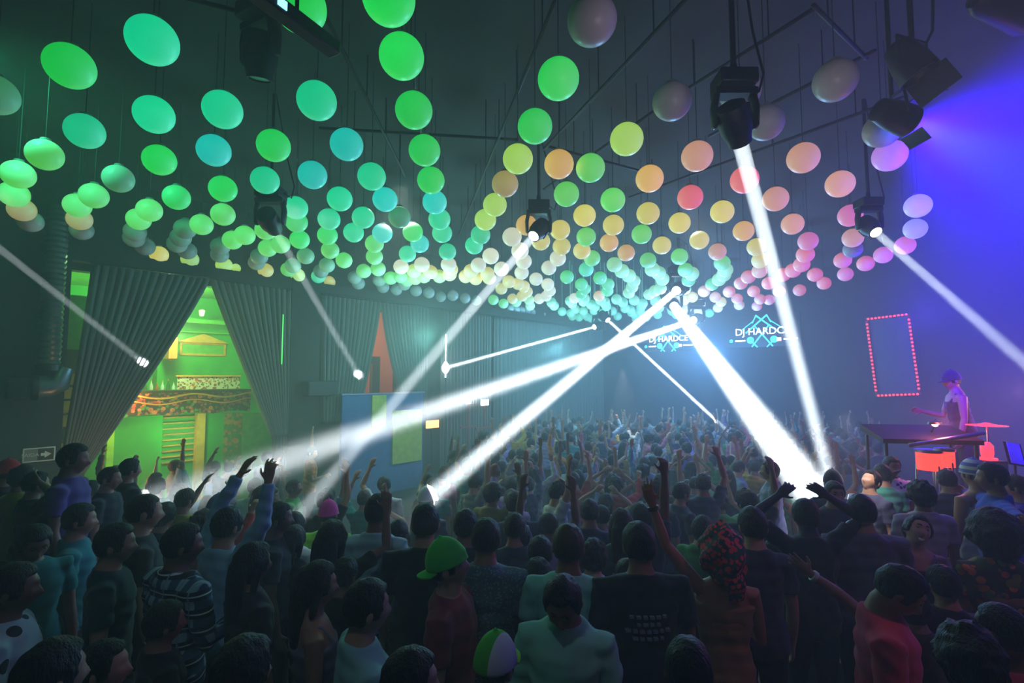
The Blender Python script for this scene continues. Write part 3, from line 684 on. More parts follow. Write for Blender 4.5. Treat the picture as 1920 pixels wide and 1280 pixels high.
# ---- far wall: mirror and screens
def fthing(name, label, cat, group=None): return empty(name, CORN, UA - PI / 2, label=label, cat=cat, group=group)
def fp(px, py, off=.0): return far_hit(px, py, off)
mat('mirror_glass', (92, 104, 112), .5, .6, var=.02); mat('frame_red', (140, 40, 60), .5); emis('bulb_red', (255, 70, 80), 3.2)
s0, za = fp(1634, 600, .15); s1, zb = fp(1706, 592, .15); _, zc = fp(1670, 737, .15)
b = fthing('wall_mirror', 'tall mirror ringed with little red lamps on the far wall', 'mirror')
za = (za + zb) / 2
f = MB(); w = .1
f.box(s0 - w, s1 + w, -.16, -.05, za, za + w).box(s0 - w, s1 + w, -.16, -.05, zc - w, zc).box(s0 - w, s0, -.16, -.05, zc, za).box(s1, s1 + w, -.16, -.05, zc, za)
part('frame', f, 'frame_red', b, .02); part('glass', MB().box(s0, s1, -.09, -.06, zc, za), 'mirror_glass', b)
bulb = MB().lathe([(0, -.035), (.025, -.025), (.035, 0), (.025, .025), (0, .035)], 10).mesh('bulb', 'bulb_red')
pts = []
for i in range(11): pts += [(s0 + (s1 - s0) * i / 10, za + w / 2), (s0 + (s1 - s0) * i / 10, zc - w / 2)]
for i in range(1, 20): pts += [(s0 - w / 2, zc + (za - zc) * i / 20), (s1 + w / 2, zc + (za - zc) * i / 20)]
for x, z in pts: o = ob('bulb', bulb, b); o.location = (x, -.18, z)
cM = Vector(((s0 + s1) / 2, 0, (za + zc) / 2)); b.matrix_world = MF @ Matrix.Translation(cM) @ Matrix.Rotation(-.07, 4, 'Y') @ Matrix.Translation(-cM)
emis('led_white', (240, 250, 255), 5); emis('led_cyan', (60, 220, 235), 3.5); emis('led_orange', (255, 190, 140), 4); mat('screen_black', (12, 14, 20), .4)
def dj_screen(pxc, pyc, width_px, label):
    sc_, zc_ = fp(pxc, pyc, .1); s1_, _ = fp(pxc + width_px / 2, pyc, .1); s0_, _ = fp(pxc - width_px / 2, pyc, .1); W = s1_ - s0_
    b = fthing('led_screen', label, 'screen', 'screens on the far wall'); k = W / 2.4
    part('panel', MB().box(s0_ - .25, s1_ + .25, -.08, -.005, zc_ - .62 * k, zc_ + .75 * k), 'screen_black', b, .01)
    def put(name, me, x, z, rot=0):
        o = ob(name, me, b); o.rotation_euler = (PI / 2, 0, 0); o.location = (sc_ + x * k, -.087, zc_ + z * k); return o
    put('lettering', text_mesh('DJ HARDCE', .40 * k, 'led_white', .005), 0.0, .02)
    lm = MB()
    def bar(x0, z0, x1, z1, w): 
        d = Vector((x1 - x0, 0, z1 - z0)).normalized(); n = Vector((-d.z, 0, d.x)) * w * k / 2; A = Vector((sc_ + x0 * k, -.084, zc_ + z0 * k)); B = Vector((sc_ + x1 * k, -.084, zc_ + z1 * k))
        q = [A - n, B - n, B + n, A + n]; lm.add(q + [v + Vector((0, .003, 0)) for v in q], [(0, 1, 2, 3), (7, 6, 5, 4), (0, 4, 5, 1), (1, 5, 6, 2), (2, 6, 7, 3), (3, 7, 4, 0)])
    for sx in (-1, 1):
        bar(sx * .62, -.02, -sx * .22, .70, .055); bar(sx * .40, -.60, -sx * .30, .30, .05); bar(sx * .36, .38, sx * .22, .66, .04); bar(sx * .80, .10, sx * .30, .48, .03); bar(sx * .18, -.62, sx * .55, -.22, .04)
    part('emblem', lm, 'led_cyan', b, 0, False)
    for x in (-.45, .45):
        part('emblem_disc', MB().lathe([(.13 * k, -.004), (.14 * k, .0)], 16, (sc_ + x * k, -.083, zc_ - .32 * k), 'y'), 'led_cyan', b)
    part('icon_dot', MB().lathe([(.07 * k, -.004), (.07 * k, 0)], 14, (sc_ - 1.22 * k, -.083, zc_ - .33 * k), 'y'), 'led_cyan', b); part('icon_mark', MB().box(sc_ + .55 * k, sc_ + .72 * k, -.087, -.083, zc_ - .40 * k, zc_ - .26 * k), 'led_orange', b)
    part('caption_line', MB().box(sc_ - 1.05 * k, sc_ - .65 * k, -.087, -.083, zc_ - .36 * k, zc_ - .30 * k), 'led_white', b); part('caption_line', MB().box(sc_ + .8 * k, sc_ + 1.3 * k, -.087, -.083, zc_ - .35 * k, zc_ - .30 * k), 'led_white', b)
dj_screen(1252, 636, 84, 'smaller screen with glowing artist name and cyan emblem, partly behind crossing beams'); dj_screen(1428, 622, 118, 'larger screen with glowing artist name and cyan star emblem beside tall white beam')
# ceiling rods
def rod(x0, y0, x1, y1, h=5.75, r=.022):
    A, B = at_height(x0, y0, h), at_height(x1, y1, h); d = B - A
    m = MB().tube([(0, 0, 0), tuple(d)], r, 8, ref=(0, 0, 1)); n = max(1, int(d.length / 1.2))
    o = ob('ceiling_rod', m.mesh('ceiling_rod', 'rod')); o.location = A; o['kind'] = 'structure'
    for i in range(n + 1):
        h_ = ob('rod_hanger', HANG, o); h_.location = d * ((i + .5) / (n + 1))
HANG = MB().tube([(0, 0, .01), (0, 0, CEIL - 5.75)], .008, 6).mesh('rod_hanger', 'rod')
for q in ((1295, -10, 1020, 280), (1530, 14, 1245, 195), (1245, 195, 1020, 355), (1525, 10, 1625, 110), (1640, 95, 1330, 255), (1050, -20, 860, 440), (610, 30, 760, 330), (600, 240, 970, 262), (1700, 180, 1180, 370), (760, 20, 790, 250), (1030, 275, 1200, 320), (440, 20, 130, -60)): rod(*q)
# ------------------------------------------------------------------ lanterns
m, nt, b = new_mat('lantern_shell')
oi = nt.nodes.new('ShaderNodeObjectInfo'); n = nt.nodes.new('ShaderNodeTexNoise'); n.inputs['Scale'].default_value = 5; n.inputs['Detail'].default_value = 3
tc = nt.nodes.new('ShaderNodeTexCoord'); nt.links.new(tc.outputs['Object'], n.inputs['Vector'])
mr = nt.nodes.new('ShaderNodeMapRange'); mr.inputs[3].default_value = .88; mr.inputs[4].default_value = 1.1; nt.links.new(n.outputs[0], mr.inputs[0])
ml = nt.nodes.new('ShaderNodeMath'); ml.operation = 'MULTIPLY'; nt.links.new(mr.outputs[0], ml.inputs[0]); nt.links.new(oi.outputs['Alpha'], ml.inputs[1])
nt.links.new(oi.outputs['Color'], b.inputs['Emission Color']); nt.links.new(ml.outputs[0], b.inputs['Emission Strength'])
b.inputs['Base Color'].default_value = (.80, .76, .74, 1); b.inputs['Roughness'].default_value = .35; m.cycles.emission_sampling = 'NONE'
mat('cord_grey', (70, 78, 76), .6); mat('cap_white', (150, 158, 152), .5)
LC = {'G': ((18, 214, 72), 'green'), 'T': ((0, 214, 145), 'teal'), 'C': ((0, 206, 190), 'turquoise'), 'L': ((84, 216, 76), 'light green'), 'Y': ((218, 208, 88), 'yellow'), 'U': ((168, 218, 78), 'lime yellow'),
      'W': ((222, 226, 196), 'pale cream'), 'O': ((222, 172, 78), 'amber'), 'P': ((216, 152, 122), 'peach'), 'R': ((236, 96, 104), 'coral red'), 'K': ((226, 108, 170), 'pink'), 'V': ((172, 104, 224), 'violet'),
      'M': ((160, 160, 235), 'lavender'), 'N': ((30, 30, 30), 'unlit grey'), 'D': ((58, 150, 84), 'dim green'), 'S': ((172, 152, 72), 'olive amber'), 'A': ((140, 226, 150), 'pale mint')}
LD = 0.35; LH = 4.92
ROWS = [
 ('rows above the silver duct', '-10,177,D 34,327,L 26,364,L 41,393,S 57,415,N 153,431,N 149,411,S 145,385,L 176,367,L 84,290,L'),
 ('field above the bar curtains', '131,124,G 286,76,T 289,215,T 159,246,T 299,300,G 222,335,D 331,370,G 280,394,L 260,411,L 253,434,N 251,446,N 272,462,N 298,477,Y 347,429,N 339,445,N 332,457,N 351,470,N 356,486,U 378,421,L 418,402,L 418,354,G'),
 ('field above the dark pilaster', '418,191,T 401,282,C 513,273,G 459,441,L 436,450,L 413,462,N 412,477,N 434,500,U 420,497,U 498,431,L 526,458,L 502,465,L 486,481,N 481,492,N 498,507,Y 497,338,T 555,377,T 556,416,G 562,449,G 573,480,D 549,498,D 541,505,L 558,516,U'),
 ('rows above the orange gap', '594,189,T 650,271,C 586,328,C 697,331,T 637,373,T 617,411,T 614,441,G 619,469,L 645,488,L 613,497,D 602,508,N 597,518,T 616,529,Y 638,539,Y 665,548,Y 705,559,Y 750,566,O 800,569,W 841,573,W 722,374,C 681,408,T 663,436,T 702,457,L 702,481,L 709,504,L 682,508,L 749,407,D 717,437,C 774,435,G 787,457,C 764,476,T'),
 ('dark cluster above pale curtains', '665,520,N 672,531,N 681,542,N 711,525,N 718,538,N 704,549,N 758,533,N 743,543,N 731,553,N 780,545,N 768,557,N 804,549,N 792,560,N 826,556,N 818,563,N 849,554,N 843,566,N 872,559,N 866,570,N 893,563,N 880,575,N'),
 ('string bar-side of dark ceiling strip', '729,-4,G 753,106,G 776,207,G 796,282,G 808,338,G 815,379,C 824,411,T 829,437,T 839,472,T 841,496,W 843,514,Y 752,500,W 791,496,W 734,520,L 751,518,L 779,521,U 776,508,U 807,510,Y 824,518,U 845,505,Y 765,524,L 795,518,U'),
 ('string mirror-side of dark ceiling strip', '562,12,G 1110,38,N 1047,148,G 1003,237,G 971,298,U 947,345,S 928,384,U 910,412,U 901,440,T 889,460,T 920,480,W 897,497,W 873,518,Y 883,508,Y 892,522,Y 914,513,Y 915,522,Y'),
 ('field around the middle moving head', '1048,308,O 1107,315,L 1062,364,L 1175,261,U 1149,375,L 1096,404,Y 1150,422,Y 987,418,O 960,444,W 1014,452,Y 1050,431,Y 1053,462,Y 1091,470,Y 1046,484,W 1029,502,W 1099,444,L 1110,484,L 1099,505,T 975,470,W 982,490,W 978,511,W 940,504,W 1005,523,W 1027,533,W 1031,545,W 1024,555,W 1011,560,W 1142,455,O 1174,474,O'),
 ('low yellow snake over mid hall', '940,541,Y 954,528,Y 969,530,Y 982,537,Y 988,547,Y 979,555,Y 961,560,Y 925,562,L 944,569,L 968,566,L 992,562,A 994,573,A 873,582,Y 903,590,O 920,588,O 932,593,O 942,598,O'),
 ('green snakes before the far screens', '1063,519,G 1090,533,G 1096,542,G 1090,552,G 1077,559,W 1125,521,G 1140,533,G 1139,545,G 1123,555,O 1152,496,A 1166,508,A 1179,517,A 1188,527,A 1185,538,A 1179,549,A 1215,488,L 1223,505,A 1235,512,A 1242,523,A 1238,535,A 1228,545,A 1217,552,A 1274,481,L 1285,506,L 1297,513,A 1291,529,G 1284,541,T'),
 ('amber field below the big moving head', '1260,190,N 1218,335,O 1215,400,Y 1203,439,L 1241,460,Y 1274,418,Y 1311,450,Y 1354,397,Y 1394,433,O 1345,472,P 1354,493,L 1360,506,A 1357,515,A 1348,524,A 1335,533,G 1418,463,Y 1425,488,Y 1424,508,P 1454,373,P'),
 ('rows around the blue lamp', '1385,87,N 1566,151,N 1436,230,N 1654,244,N 1668,292,V 1307,293,P 1506,296,P 1396,337,R 1294,370,R 1575,345,P 1486,420,P 1594,404,K 1599,446,P 1599,467,N 1721,386,M 1716,429,M 1697,460,K 1656,478,K 1623,494,R 1580,488,R 1585,514,K 1515,452,K 1510,477,R 1503,496,R 1487,507,R 1468,515,R 1528,515,R 1545,531,R 1499,544,R'),
 ('coral rows above the far screens', '1441,531,R 1461,546,R 1403,519,R 1389,531,R 1367,547,R 1382,560,R 1386,572,P 1413,546,R 1425,561,R 1419,574,R 1442,562,K 1320,546,P 1298,554,Y 1341,557,P 1352,566,Y 1346,577,Y 1330,587,T 1313,568,W 1310,583,W 1283,563,W 1288,578,W 1270,556,W 1255,562,P'),
]
random.seed(11)
far = []
for i in range(9):                       # the far mint globes, receding rows
    y = 562 + i * 5.2
    for k in range(8):
        x = 1024 + i * 9 + k * (34 - i * 1.2) + random.uniform(-6, 6)
        if x < 1332 - i * 4: far.append('%d,%d,%s' % (x, y + random.uniform(-3, 3), random.choice('GAAATTD') if k > 0 else 'N'))
ROWS.append(('grey fringe along the pale curtain wall', ' '.join('%d,%d,N' % (955 + i * 10, 580 + i * 1.7 + random.uniform(-2, 2)) for i in range(16))))
globe = MB().lathe([(LD / 2 * math.sin(PI * i / 24), -LD / 2 * math.cos(PI * i / 24) * .97) for i in range(25)], 36).mesh('lantern_globe', 'lantern_shell')
collar = MB().lathe([(.06, LD / 2 * .97 - .025), (.062, LD / 2 * .97 - .02), (.05, LD / 2 * .97 + .018), (.012, LD / 2 * .97 + .024)], 20).mesh('collar', 'cap_white')
cordm = MB().tube([(0, 0, LD / 2 * .97 + .02), (0, 0, CEIL - LH)], .005, 6).mesh('cord', 'cord_grey')
ORD = 'first second third fourth fifth sixth seventh eighth ninth tenth eleventh twelfth thirteenth fourteenth fifteenth sixteenth seventeenth eighteenth nineteenth twentieth'.split()
ORD += ['twenty-' + x for x in ORD[:9]] + ['thirtieth'] + ['thirty-' + x for x in ORD[:9]] + ['fortieth'] + ['forty-' + x for x in ORD[:9]] + ['fiftieth'] + ['fifty-' + x for x in ORD[:9]] + ['sixtieth'] + ['sixty-' + x for x in ORD[:9]] + ['seventieth'] + ['seventy-' + x for x in ORD[:9]]
LANT = []
OBST = [at_height(x, y, h) for x, y, h in ((1388, 268, 4.25), (1264, 574, 4.6), (1300, 600, 4.3), (1268, 545, 4.75), (1114, 613, 4.35), (1140, 600, 4.45), (1000, 443, 4.6), (515, 430, 4.45), (1643, 436, 4.35), (487, 150, 5.1), (1690, 222, 4.75), (1712, 125, 5.0))]
for row, s in ROWS:
    items = []
    for w in s.split():
        x, y, c = w.split(','); items.append((at_height(float(x), float(y), LH), c))
    items.sort(key=lambda q: q[0].y)
    for i, (p, c) in enumerate(items):
        # keep globes from running into each other
        for _ in range(60):
            bad = [q for q in LANT if (q - p).length < LD * 1.01]
            if not bad: break
            d = p - bad[0]; d.z = 0
            r_ = Vector((p.x, p.y, 0)).normalized() * (1 if d.dot(p) >= 0 else -1)
            p = p + (r_ * .7 + (d.normalized() if d.length > 1e-4 else r_) * .3) * .05; p.z = LH
        for _ in range(60):
            bad = [q for q in OBST if (q - p).to_2d().length < (.66 if q.y > 9 else .46)]
            if not bad: break
            p = p + Vector((p.x, p.y, 0)).normalized() * (.04 if p.length > bad[0].length else -.04)
        LANT.append(p)
        col, nm = LC[c]; k = random.uniform(.82, 1.08)
        st = 0.0 if c == 'N' else .92 * k * (.8 if c in 'DS' else 1)
        o = ob('globe_lantern', globe, loc=p, rz=random.uniform(0, 6), color=(*srgb(col), st))
        tag(o, '%s globe lantern, %s from camera in %s' % (nm, ORD[i], row), 'lantern', row)
        o2 = ob('collar', collar, o); o3 = ob('cord', cordm, o)
mass = MB()
for w in far:
    x, y, c = w.split(','); p = at_height(float(x), float(y), LH)
    if any((q - p).length < LD * 1.02 for q in LANT) or (p - CORN).dot(U) > -.4 or (p - W0).dot(NO) > -.4: continue
    LANT.append(p); mass.lathe([(LD / 2 * math.sin(PI * i / 10), -LD / 2 * math.cos(PI * i / 10)) for i in range(11)], 16, p)
    mass.tube([p + Vector((0, 0, LD / 2)), Vector((p.x, p.y, CEIL - .01))], .005, 4)
o = ob('lantern_mass', mass.mesh('lantern_mass', 'lantern_shell'), color=(*srgb((90, 222, 150)), .75)); tag(o, 'crowded small mint globe lanterns at the very far end of the ceiling', 'lanterns', None, 'stuff')
print('LANTERNS', len(LANT))
# ------------------------------------------------------------------ stage at the side
mat('stage_black', (26, 26, 32), .6); emis('painted_red_glow', (255, 60, 50), 2.6); emis('red_lamp_and_glow', (255, 50, 60), 3.0); mat('drum_red', (170, 30, 36), .4); mat('drum_skin', (190, 185, 180), .6); mat('brass', (200, 120, 70), .3, 1.0); mat('paper', (200, 208, 225), .8); emis('lamp_hot', (255, 190, 150), 12)
SY = 5.75; SZ = .76
def sp(px, py, d): return at_depth(px, py, d)
xa = sp(1672, 800, 6.0).x
struct('floor_stage', MB().box(xa, 11.5, SY + .1, 8.6, FLO + .01, SZ), 'stage_black')
# drum kit, mixing table, cymbal, lamps
p = sp(1745, 812, 6.1); e = empty('mixing_table', (p.x - .12, 6.08, SZ), -.2, label='dark sloping mixing table on the stage before the drummer', cat='table')
h = p.z - SZ
part('desk', MB().add([(-.55, -.3, h - .04), (.45, -.3, h - .04), (.45, .25, h + .08), (-.55, .25, h + .08), (-.55, -.3, h - .09), (.45, -.3, h - .09), (.45, .25, h + .0), (-.55, .25, h + .0)], [(0, 1, 2, 3), (7, 6, 5, 4), (0, 4, 5, 1), (1, 5, 6, 2), (2, 6, 7, 3), (3, 7, 4, 0)]), 'stage_black', e)
part('arm_rest', MB().tube([(-.30, -.34, h - .10), (.42, -.34, h + .05)], .025, 10), 'silver', e)
for x in (-.5, .4):
    for y in (-.25, .2): part('leg', MB().tube([(x, y, 0), (x, y, h - .06)], .02, 8), 'black_metal', e)
def drum(px, py, d, r, hh, label, m):
    p = sp(px, py, d); e = empty('drum', (p.x, p.y, p.z), .1, label=label, cat='drum', group='drums on the stage')
    part('shell', MB().lathe([(r, -hh / 2), (r, hh / 2)], 28), m, e); part('drum_head', MB().lathe([(0, hh / 2 - .01), (r * .98, hh / 2 + .004), (r * .98, hh / 2 - .004)], 28), 'drum_skin', e); part('hoop', MB().lathe([(r + .002, hh / 2 - .02), (r + .014, hh / 2 - .02), (r + .014, hh / 2 + .01), (r + .002, hh / 2 + .01)], 28), 'silver', e)
    for k in range(3):
        a = k * 2.09 + .5; part('leg', MB().tube([(r * .96 * math.cos(a), r * .96 * math.sin(a), -hh / 2 + .05), (r * 1.15 * math.cos(a), r * 1.15 * math.sin(a), SZ - p.z)], .012, 8), 'silver', e)
drum(1742, 862, 6.0, .125, .22, 'drum with painted red glow standing low by the mixing table', 'painted_red_glow'); drum(1772, 858, 5.98, .09, .2, 'small drum with painted red glow next to the bigger one', 'painted_red_glow')  # shells glow in place of the red light falling on them
p = sp(1850, 797, 6.0); e = empty('cymbal', (p.x, p.y, SZ), 0, label='flat cymbal with painted red glow on a thin stand', cat='cymbal')
part('plate', MB().lathe([(.02, .03), (.05, .02), (.10, .008), (.19, 0), (.19, -.003), (.02, .02)], 28, (0, 0, p.z - SZ)), 'red_lamp_and_glow', e); part('stand', MB().tube([(0, 0, .35), (0, 0, p.z - SZ)], .01, 8), 'silver', e)  # plate is no lamp, its red light is put in as emission
for k in range(3): a = k * 2.09; part('leg', MB().tube([(0, 0, .4), (.22 * math.cos(a), .22 * math.sin(a), 0)], .009, 8), 'silver', e)
p = sp(1851, 850, 5.95); e = empty('red_lantern', (p.x, p.y, SZ), 0, label='little red lantern lamp on a box below the cymbal', cat='lamp'); hh = p.z - SZ
part('post', MB().box(-.12, .12, -.12, .12, 0, hh - .07), 'stage_black', e); part('glass', MB().lathe([(.05, hh - .05), (.06, hh), (.06, hh + .09), (.03, hh + .13)], 16), 'red_lamp_and_glow', e); part('base', MB().lathe([(.09, hh - .07), (.09, hh - .05), (.05, hh - .045)], 16), 'red_lamp_and_glow', e)
p = sp(1753, 795, 5.9); e = empty('clip_lamp', p, 0, label='small dazzling lamp clipped at the table edge of the stage', cat='lamp')
part('bulb', MB().lathe([(0, -.03), (.025, -.02), (.032, 0), (.025, .02), (0, .03)], 12), 'lamp_hot', e); part('shade', MB().lathe([(.02, .03), (.06, .02), (.07, .0), (.06, .025), (.02, .04)], 16), 'black_metal', e); part('gooseneck', MB().tube([(0, 0, .03), (.05, .05, .05), (.08, .12, -.05), (.05, .2, -.25)], .008, 8), 'black_metal', e)
p = sp(1901, 850, 5.6); e = empty('music_stand', (p.x, p.y + .15, SZ), .1, label='white paper sheet on a tilted music stand by the photo edge', cat='music stand'); hh = p.z - SZ
q = Matrix.Rotation(-.35, 3, 'X') @ Matrix.Rotation(.18, 3, 'Y')
m_ = MB().box(-.075, .075, -.004, .0, -.115, .115); m_.V = [tuple(q @ Vector(v) + Vector((0, -.15, hh))) for v in m_.V]; part('paper_sheet', m_, 'paper', e)
m_ = MB().box(-.1, .1, .004, .012, -.13, .12); m_.V = [tuple(q @ Vector(v) + Vector((0, -.15, hh))) for v in m_.V]; part('desk', m_, 'black_metal', e); part('stem', MB().tube([(0, -.14, 0), (0, -.14, hh)], .012, 8), 'black_metal', e)
HAZE = .030
EXPO = 0.0
BLUE_P = 11000
V3 = lambda *a: Vector(a)
WASH_FILL = [
 # kind, position, target, energy, colour, size, angle, blend
 ('SPOT', V3(-5.5, 5.0, 5.9), V3(-7, 11, 2.0), 170, (.06, 1.0, .45), .3, 120, .8),       # green wash on the bar curtains
 ('POINT', V3(6.8, 17.5, 3.2), None, 900, (.13, .42, 1.0), .25),                            # added light without a fixture, lifting the blue haze by the screens
 ('POINT', V3(1.5, 17.0, 3.2), None, 450, (.20, .68, .80), .25),  # added fixtureless light for the teal haze at the far end
 ('POINT', V3(-2.0, 11.5, 3.3), None, 240, (.25, .85, .72), .25),  # added point light to lift the haze on the bar side
 ('POINT', V3(3.6, 11.5, 3.3), None, 240, (.18, .50, .95), .25),  # also added, for blue haze over the mid hall
 ('POINT', V3(7.8, 9.5, 3.6), None, 150, (.06, .03, 1.0), .25),  # added blue fill on the stage side, no fixture there
 ('POINT', at_depth(1772, 790, 5.75), None, 22, (1.0, .16, .20), .06),
 ('POINT', WL(1.6, 1.0, 4.2), None, 360, (.36, 1.0, .30), .2),
 ('POINT', WL(.8, .9, 2.0), None, 70, (1.0, .65, .2), .15),
 ('POINT', WL(6.4, 1.2, 3.9), None, 150, (1.0, .55, .3), .15),
 ('SPOT', V3(1.6, 1.4, 3.3), V3(2.4, 4.6, 5.6), 48, (.9, .75, .95), .3, 110, .9),  # added uplight that brightens the unlit globes
 ('SPOT', V3(-.8, .3, 5.9), V3(-.8, 3.3, 1.0), 52, (.62, .85, 1.0), .15, 62, .9),  # added overhead fill for the front rows
 ('SPOT', V3(4.2, 1.2, 5.6), V3(2.2, 2.9, 1.2), 75, (1.0, .50, .70), .15, 48, .9),  # added pink fill for the front rows on the stage side
 ('POINT', WL(1.9, .5, 1.1), None, 45, (.45, 1.0, .35), .15),  # added fill for the lower bar panels
 ('SPOT', V3(-2, 8.8, 5.8), V3(-1.4, 6.0, -.8), 330, (.80, 1.0, .85), .2, 60, .8),  # added overhead spot to brighten the mid crowd
 ('SPOT', V3(3.2, 9.5, 5.8), V3(3.5, 5.6,   .5), 280, (.85, .92, 1.0), .2, 40, .8),  # second added overhead spot, for the crowd near the stage
 ('POINT', at_height(1295, 600, 4.0), None, 170, (.45, .75, 1.0), .15),  # added point light for the glow around the far moving heads
 ('POINT', at_depth(1945, 740, 6.5), None, 40, (1.0, .45, .6), .1),
 ('POINT', WL(2.0, 1.5, 3.3), None, 70, (1.0, .82, .5), .1),  # added warm fill at the menu board
 ('POINT', WL(.35, -1.9, .75), None, 22, (1.0, .40, .12), .1),
 ('SPOT', at_depth(1168, 690, 15.2), at_depth(1170, 770, 15.3), 260, (1.0, .88, .75), .05, 50, .5),
 ('SPOT', at_depth(1585, 770, 4.7), at_depth(1585, 890, 5.0), 60, (1.0, .92, .9), .05, 60, .6),
]
# ------------------------------------------------------------------ haze, fixtures, lights
w = bpy.data.worlds.new('world'); SC.world = w; w.use_nodes = True; nt = w.node_tree; nt.nodes.clear()
out = nt.nodes.new('ShaderNodeOutputWorld'); bg = nt.nodes.new('ShaderNodeBackground'); bg.inputs[0].default_value = (0, 0, 0, 1); bg.inputs[1].default_value = 0
vs = nt.nodes.new('ShaderNodeVolumeScatter'); vs.inputs['Color'].default_value = (.95, .97, 1, 1); vs.inputs['Density'].default_value = HAZE; vs.inputs['Anisotropy'].default_value = .2
nt.links.new(bg.outputs[0], out.inputs['Surface']); nt.links.new(vs.outputs[0], out.inputs['Volume'])
emis('lens_on', (235, 248, 255), 25); emis('lens_blue', (90, 150, 255), 30); emis('display_blue', (120, 220, 255), 3)
def aim(o, A, B):
    o.location = A; o.rotation_euler = (B - A).to_track_quat('-Z', 'Y').to_euler()
def beam(A, B, r, spread, power, col, start=.25):
    l = bpy.data.lights.new('beam_lamp', 'AREA'); l.shape = 'DISK'; l.size = 2 * r; l.spread = math.radians(spread); l.energy = power; l.color = col
    o = bpy.data.objects.new('beam_lamp', l); COL.objects.link(o); d = (B - A).normalized(); aim(o, A + d * start, B); return o
def moving_head(P, T, label, scale=1.0, on=True, pole=True, display=False, base_yaw=0.0):
    """lens at P pointing to T; yoke and base above, clamp and pipe to the ceiling"""
    d = (T - P).normalized(); pivot = P - d * (.20 * scale)
    e = empty('moving_head_lamp', pivot, base_yaw, label=label, cat='stage light', group='moving head lamps under the ceiling'); R = Matrix.Rotation(-base_yaw, 4, 'Z'); s = scale
    dl = (R @ d.to_4d().to_3d()) if False else (Matrix.Rotation(-base_yaw, 3, 'Z') @ d)
    q = Vector((0, 0, 1)).rotation_difference(dl).to_matrix()
    hb = MB(); hb.lathe([(.06, -.20), (.125, -.17), (.145, -.05), (.14, .06), (.11, .15), (.105, .20), (.088, .20), (.085, .17)], 24)
    hb.box(-.06, .06, -.15, -.12, -.12, .05)
    hb.V = [tuple(q @ Vector(v) * s) for v in hb.V]
    h = part('head', hb, 'black_plastic', e)
    ln = MB().lathe([(.084, .172), (.084, .186), (.04, .193)], 20); ln.V = [tuple(q @ Vector(v) * s) for v in ln.V]; part('lens', ln, 'lens_on' if on else 'glass_lens', h)
    y = MB()
    for k in (-1, 1): y.tube([(k * .185 * s, 0, -.03 * s), (k * .19 * s, 0, .14 * s), (k * .165 * s, 0, .27 * s)], [(.025 * s, .06 * s), (.03 * s, .065 * s), (.03 * s, .07 * s)], 10)
    y.box(-.19 * s, .19 * s, -.07 * s, .07 * s, .25 * s, .31 * s); part('yoke', y, 'black_metal', e)
    bs = part('base', MB().box(-.17 * s, .17 * s, -.14 * s, .14 * s, .32 * s, .46 * s), 'black_plastic', e, .015)
    if display: part('display', MB().box(-.03, .03, -.145 * s - .004, -.145 * s, .36 * s, .40 * s), 'display_blue', e)
    top = CEIL - pivot.z
    cl = part('clamp', MB().tube([(0, 0, .45 * s), (0, 0, .56 * s)], [.04 * s, .03 * s], 10), 'silver' if False else 'black_metal', e)
    if pole: part('hanging_pipe', MB().tube([(0, 0, .54 * s), (0, 0, top)], .022, 10), 'black_metal', e)
    c = part('cable', MB().tube([(.17 * s, .02, .40 * s), (.26 * s, .05, .34 * s), (.30 * s, .04, .5 * s), (.20 * s, .02, min(top - .02, .9 * s)), (.03, 0, top - .01)], .010, 8), 'black_metal', e)
    return e
WHITE = (.86, .96, 1.0)
Hd = lambda x, y, h: at_height(x, y, h)
# beams: lens pixel + height, end pixel + depth, radius, spread, power
BEAMS = [
 ('big dark moving head throwing a tall white beam, close under the unlit lanterns', (1388, 268), ('h', 4.25), (1548, 872), 5.6, .06, 1.8, 62, .85, True),
 ('moving head sending the thickest white beam over the far screens', (1264, 574), ('h', 4.6), (1510, 905), 5.2, .14, 1.5, 200, 1.5, True),
 ('moving head starting the long low beam towards the bar', (1300, 600), ('h', 4.3), (505, 872), 6.2, .09, 1.8, 115, 1.4, True),
 ('moving head sending a steep white beam across towards the hoarding', (1268, 545), ('h', 4.75), (845, 900), 6.6, .085, .8, 62, 1.4, True),
 ('small moving head aiming a thin beam at the white upright pole', (1114, 613), ('h', 4.35), (768, 708), 0, .05, .5, 60, 1.2, True),
 ('small moving head aiming a thin beam down at lit dancers by the screens', (1140, 600), ('h', 4.45), (1332, 778), 17.0, .05, .5, 60, 1.2, True),
 ('moving head over the middle, its white beam slanting to the hoarding', (1000, 443), ('h', 4.6), (545, 985), 6.5, .065, 1.2, 20, 1.0, True),
 ('moving head over the bar side, pale beam falling towards the orange gap', (515, 430), ('h', 4.45), (672, 702), 0, .06, 1.3, 10, 1.0, True),
 ('moving head beside the blue lamp, pale blue beam slanting down past the mirror', (1643, 436), ('h', 4.35), (1990, 740), 4.6, .05, 1.6, 12, .85, True),
]
for lab, (x, y), (k, h), (ex, ey), ed, r, sp, pw, sc_, on in BEAMS:
    P = at_height(x, y, h)
    if ed == 0: t, z = wall_hit(ex, ey, -.3); T = WL(t, -.3, z)
    else: T = at_height(ex, ey, 1.25 if ey < 950 else 1.0) if ex < 1900 else at_depth(ex, ey, ed)
    moving_head(P, T, lab, sc_)
    beam(P, T, r, sp, pw, WHITE, .02)
# beam from outside the frame on the bar side
P = at_height(-90, 395, 4.5); t, z = wall_hit(268, 679, -.35); T = WL(t, -.35, z)
moving_head(P, T, 'moving head out beyond the duct, beam landing on the bar curtain', 1.0); beam(P, T, .05, 1.0, 9, WHITE, .02)
